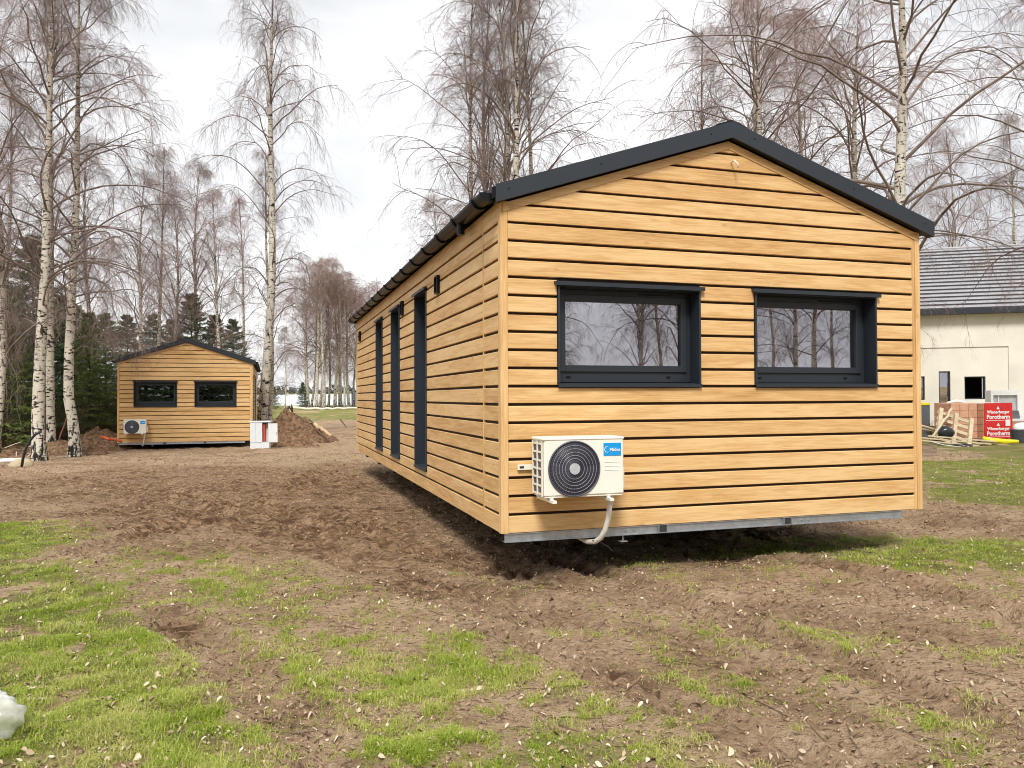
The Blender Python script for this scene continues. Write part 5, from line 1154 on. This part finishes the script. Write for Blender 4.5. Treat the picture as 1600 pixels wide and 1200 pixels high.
# planks on the ground
for k, (a, b, lab) in enumerate([((1440, 684), (1548, 694), 'topmost pale plank of the pile on the ground'), ((1438, 688), (1530, 697), 'second pale plank of the pile, lying beside the topmost'), ((1450, 681), (1556, 690), 'rear plank of the pile below the clay blocks'), ((1540, 693), (1584, 697), 'short plank end lying under the yellow tube'), ((1437, 664), (1462, 671), 'yellowish board stacked by the house corner'), ((1437, 669), (1464, 674), 'lower yellowish board by the house corner')]):
    yy = 25.6 if k < 4 else 27.5
    p0 = np.array(pM(a[0], a[1], yy)); p1 = np.array(pM(b[0], b[1], yy - 0.5)); ln_ = float(np.linalg.norm(p1 - p0)); dv = Vector(p1 - p0)
    pk = MB().cbox(0, ln_, -0.07, 0.07, -0.02, 0.02, 0.003).build('plank', M['plank'], None); pk.location = p0; pk.rotation_euler = dv.to_track_quat('X', 'Z').to_euler(); props(pk, lab, 'plank', 'planks on the building site')
yt = empty('yellow_tube', pM(1536, 686, 25.4), label='bright yellow plastic tube in front of the red foil', cat='tube'); MB().tube([(0, 0, 0.0), (0.3, -0.05, -0.05), (0.7, -0.1, -0.08), (1.08, -0.1, -0.09)], [0.09, 0.085, 0.075, 0.06], 10).build('tube', M['yellow'], yt, True)
bb = empty('black_bag', pM(1478, 676, 25.9), label='black plastic bag under the leaning pallet', cat='bag'); rock(bb, 'film', (0.27, 0.16, 0.22), 7, plain('black_film', (0.02, 0.021, 0.025), 0.25, 0, 0.3, 5, 0.6))
dk = empty('round_cover', pM(1503, 697, 24.9), label='flat black round cover lying on the grass', cat='cover'); MB().cyl((0, 0, -0.02), 0.30, 0.05, 2, 24).ring((0, 0, 0.03), 0.28, 0.025, 2, 24, 6).build('disc', M['black_hose'], dk)
cb_ = empty('white_cable', pM(1455, 690, 25.2), label='white cable curling over the grass before the planks', cat='cable'); MB().tube([(0, 0, 0), (0.3, -0.2, -0.1), (0.55, -0.5, -0.13), (0.85, -0.6, -0.13), (1.1, -0.45, -0.12)], 0.012, 6).build('cable', M['white'], cb_, True)
# wrapped window units
wy = 30.0; wu = empty('wrapped_window', (bx(1548, wy), wy, g1(bx(1548, wy), wy)), (0, 0, -0.15), 'window unit wrapped in white film beside the facade', 'window unit')
MB().box(0, 0.09, 0, 0.5, 0.3, 1.78).box(0.95, 1.10, 0, 0.5, 0.3, 1.80).box(0.09, 0.95, 0, 0.5, 1.60, 1.79).box(0.09, 0.95, 0, 0.5, 0.3, 0.5).build('wrap', M['white'], wu); MB().box(0.09, 0.95, 0.1, 0.12, 0.5, 1.6).build('pane', M['gray_plastic'], wu)
MB().box(0.28, 0.31, 0.05, 0.099, 0.5, 1.6).build('mullion', M['white'], wu); MB().box(-0.1, 1.2, -0.05, 0.55, 0.0, 0.29).build('pallet', M['old_plank'], wu)
bn = empty('black_tub', (bx(1594, 26.3), 26.3, g1(bx(1594, 26.3), 26.3)), label='black mortar tub with white bag on top at the right edge', cat='tub'); MB().add([(x_ * s_ , y_ * s_, z_) for z_, s_ in ((0, 0.85), (0.45, 1.0)) for x_, y_ in [(0.34 * math.cos(a), 0.3 * math.sin(a)) for a in np.arange(16) * math.pi / 8]], [(i, (i + 1) % 16, 16 + (i + 1) % 16, 16 + i) for i in range(16)] + [tuple(range(15, -1, -1)), tuple(range(16, 32))]).build('tub', plain('dark_grey_tub', (0.05, 0.055, 0.065), 0.5), bn)
rock(bn, 'white_bag', (0.3, 0.26, 0.17), 12, M['white']).location = (0.05, 0, 0.5)
br_ = empty('concrete_slabs', (bx(1590, 29), 29, g1(bx(1590, 29), 29)), label='red brick and slab pile right of the wrapped window', cat='slab pile'); MB().box(-0.35, 0.9, 0, 0.6, 0.0, 0.62).build('bricks', M['clay'], br_); MB().box(-0.38, 0.95, -0.03, 0.63, 0.621, 0.72).build('slab', M['white'], br_); MB().prism([(-0.25, 0.721), (0.15, 0.721), (0.10, 1.02), (-0.25, 0.99)], 0.1, 0.5).build('grey_box', plain('grey_case', (0.13, 0.14, 0.15), 0.5), br_)
cr_ = empty('wooden_crate', (bx(1441, 20.5), 20.5, g1(bx(1441, 20.5), 20.5)), (0, 0, 0.2), 'small weathered crate at the far corner of the foreground house', 'crate')
for i in range(3): MB().cbox(-0.1, 0.42, -0.012, 0.012, 0.02 + 0.09 * i, 0.10 + 0.09 * i, 0.003).build('slat', M['old_plank'], cr_)
for xx in (-0.1, 0.38): MB().box(xx, xx + 0.04, 0.013, 0.35, 0.0, 0.29).build('post', M['old_plank'], cr_)
bs_ = empty('yellow_black_barrel', (bx(1438, 30), 30, g1(bx(1438, 30), 30)), label='dark stacked tubs with yellow rim beside the house corner', cat='tub'); MB().cyl((0, 0, 0), 0.32, 1.25, 2, 20).build('tub', plain('grey_blue', (0.10, 0.12, 0.14), 0.5), bs_); MB().cyl((0, 0, 1.251), 0.34, 0.08, 2, 20).build('rim', M['yellow'], bs_)
# blue cabin by the lake
bc = empty('blue_cabin', (bx(549, 110), 110, g1(bx(549, 110), 110)), label='tiny blue and white cabin on the lake shore', cat='cabin'); MB().box(0, 0.5, 0, 1.6, 0, 2.1).build('side', M['blue_cabin'], bc); MB().box(0.51, 1.6, 0.05, 1.6, 0, 1.95).build('front', M['white'], bc); MB().prism([(-0.1, 2.1), (1.7, 1.98), (1.7, 2.1), (-0.1, 2.22)], -0.1, 1.7).build('roof', M['blue_cabin'], bc)
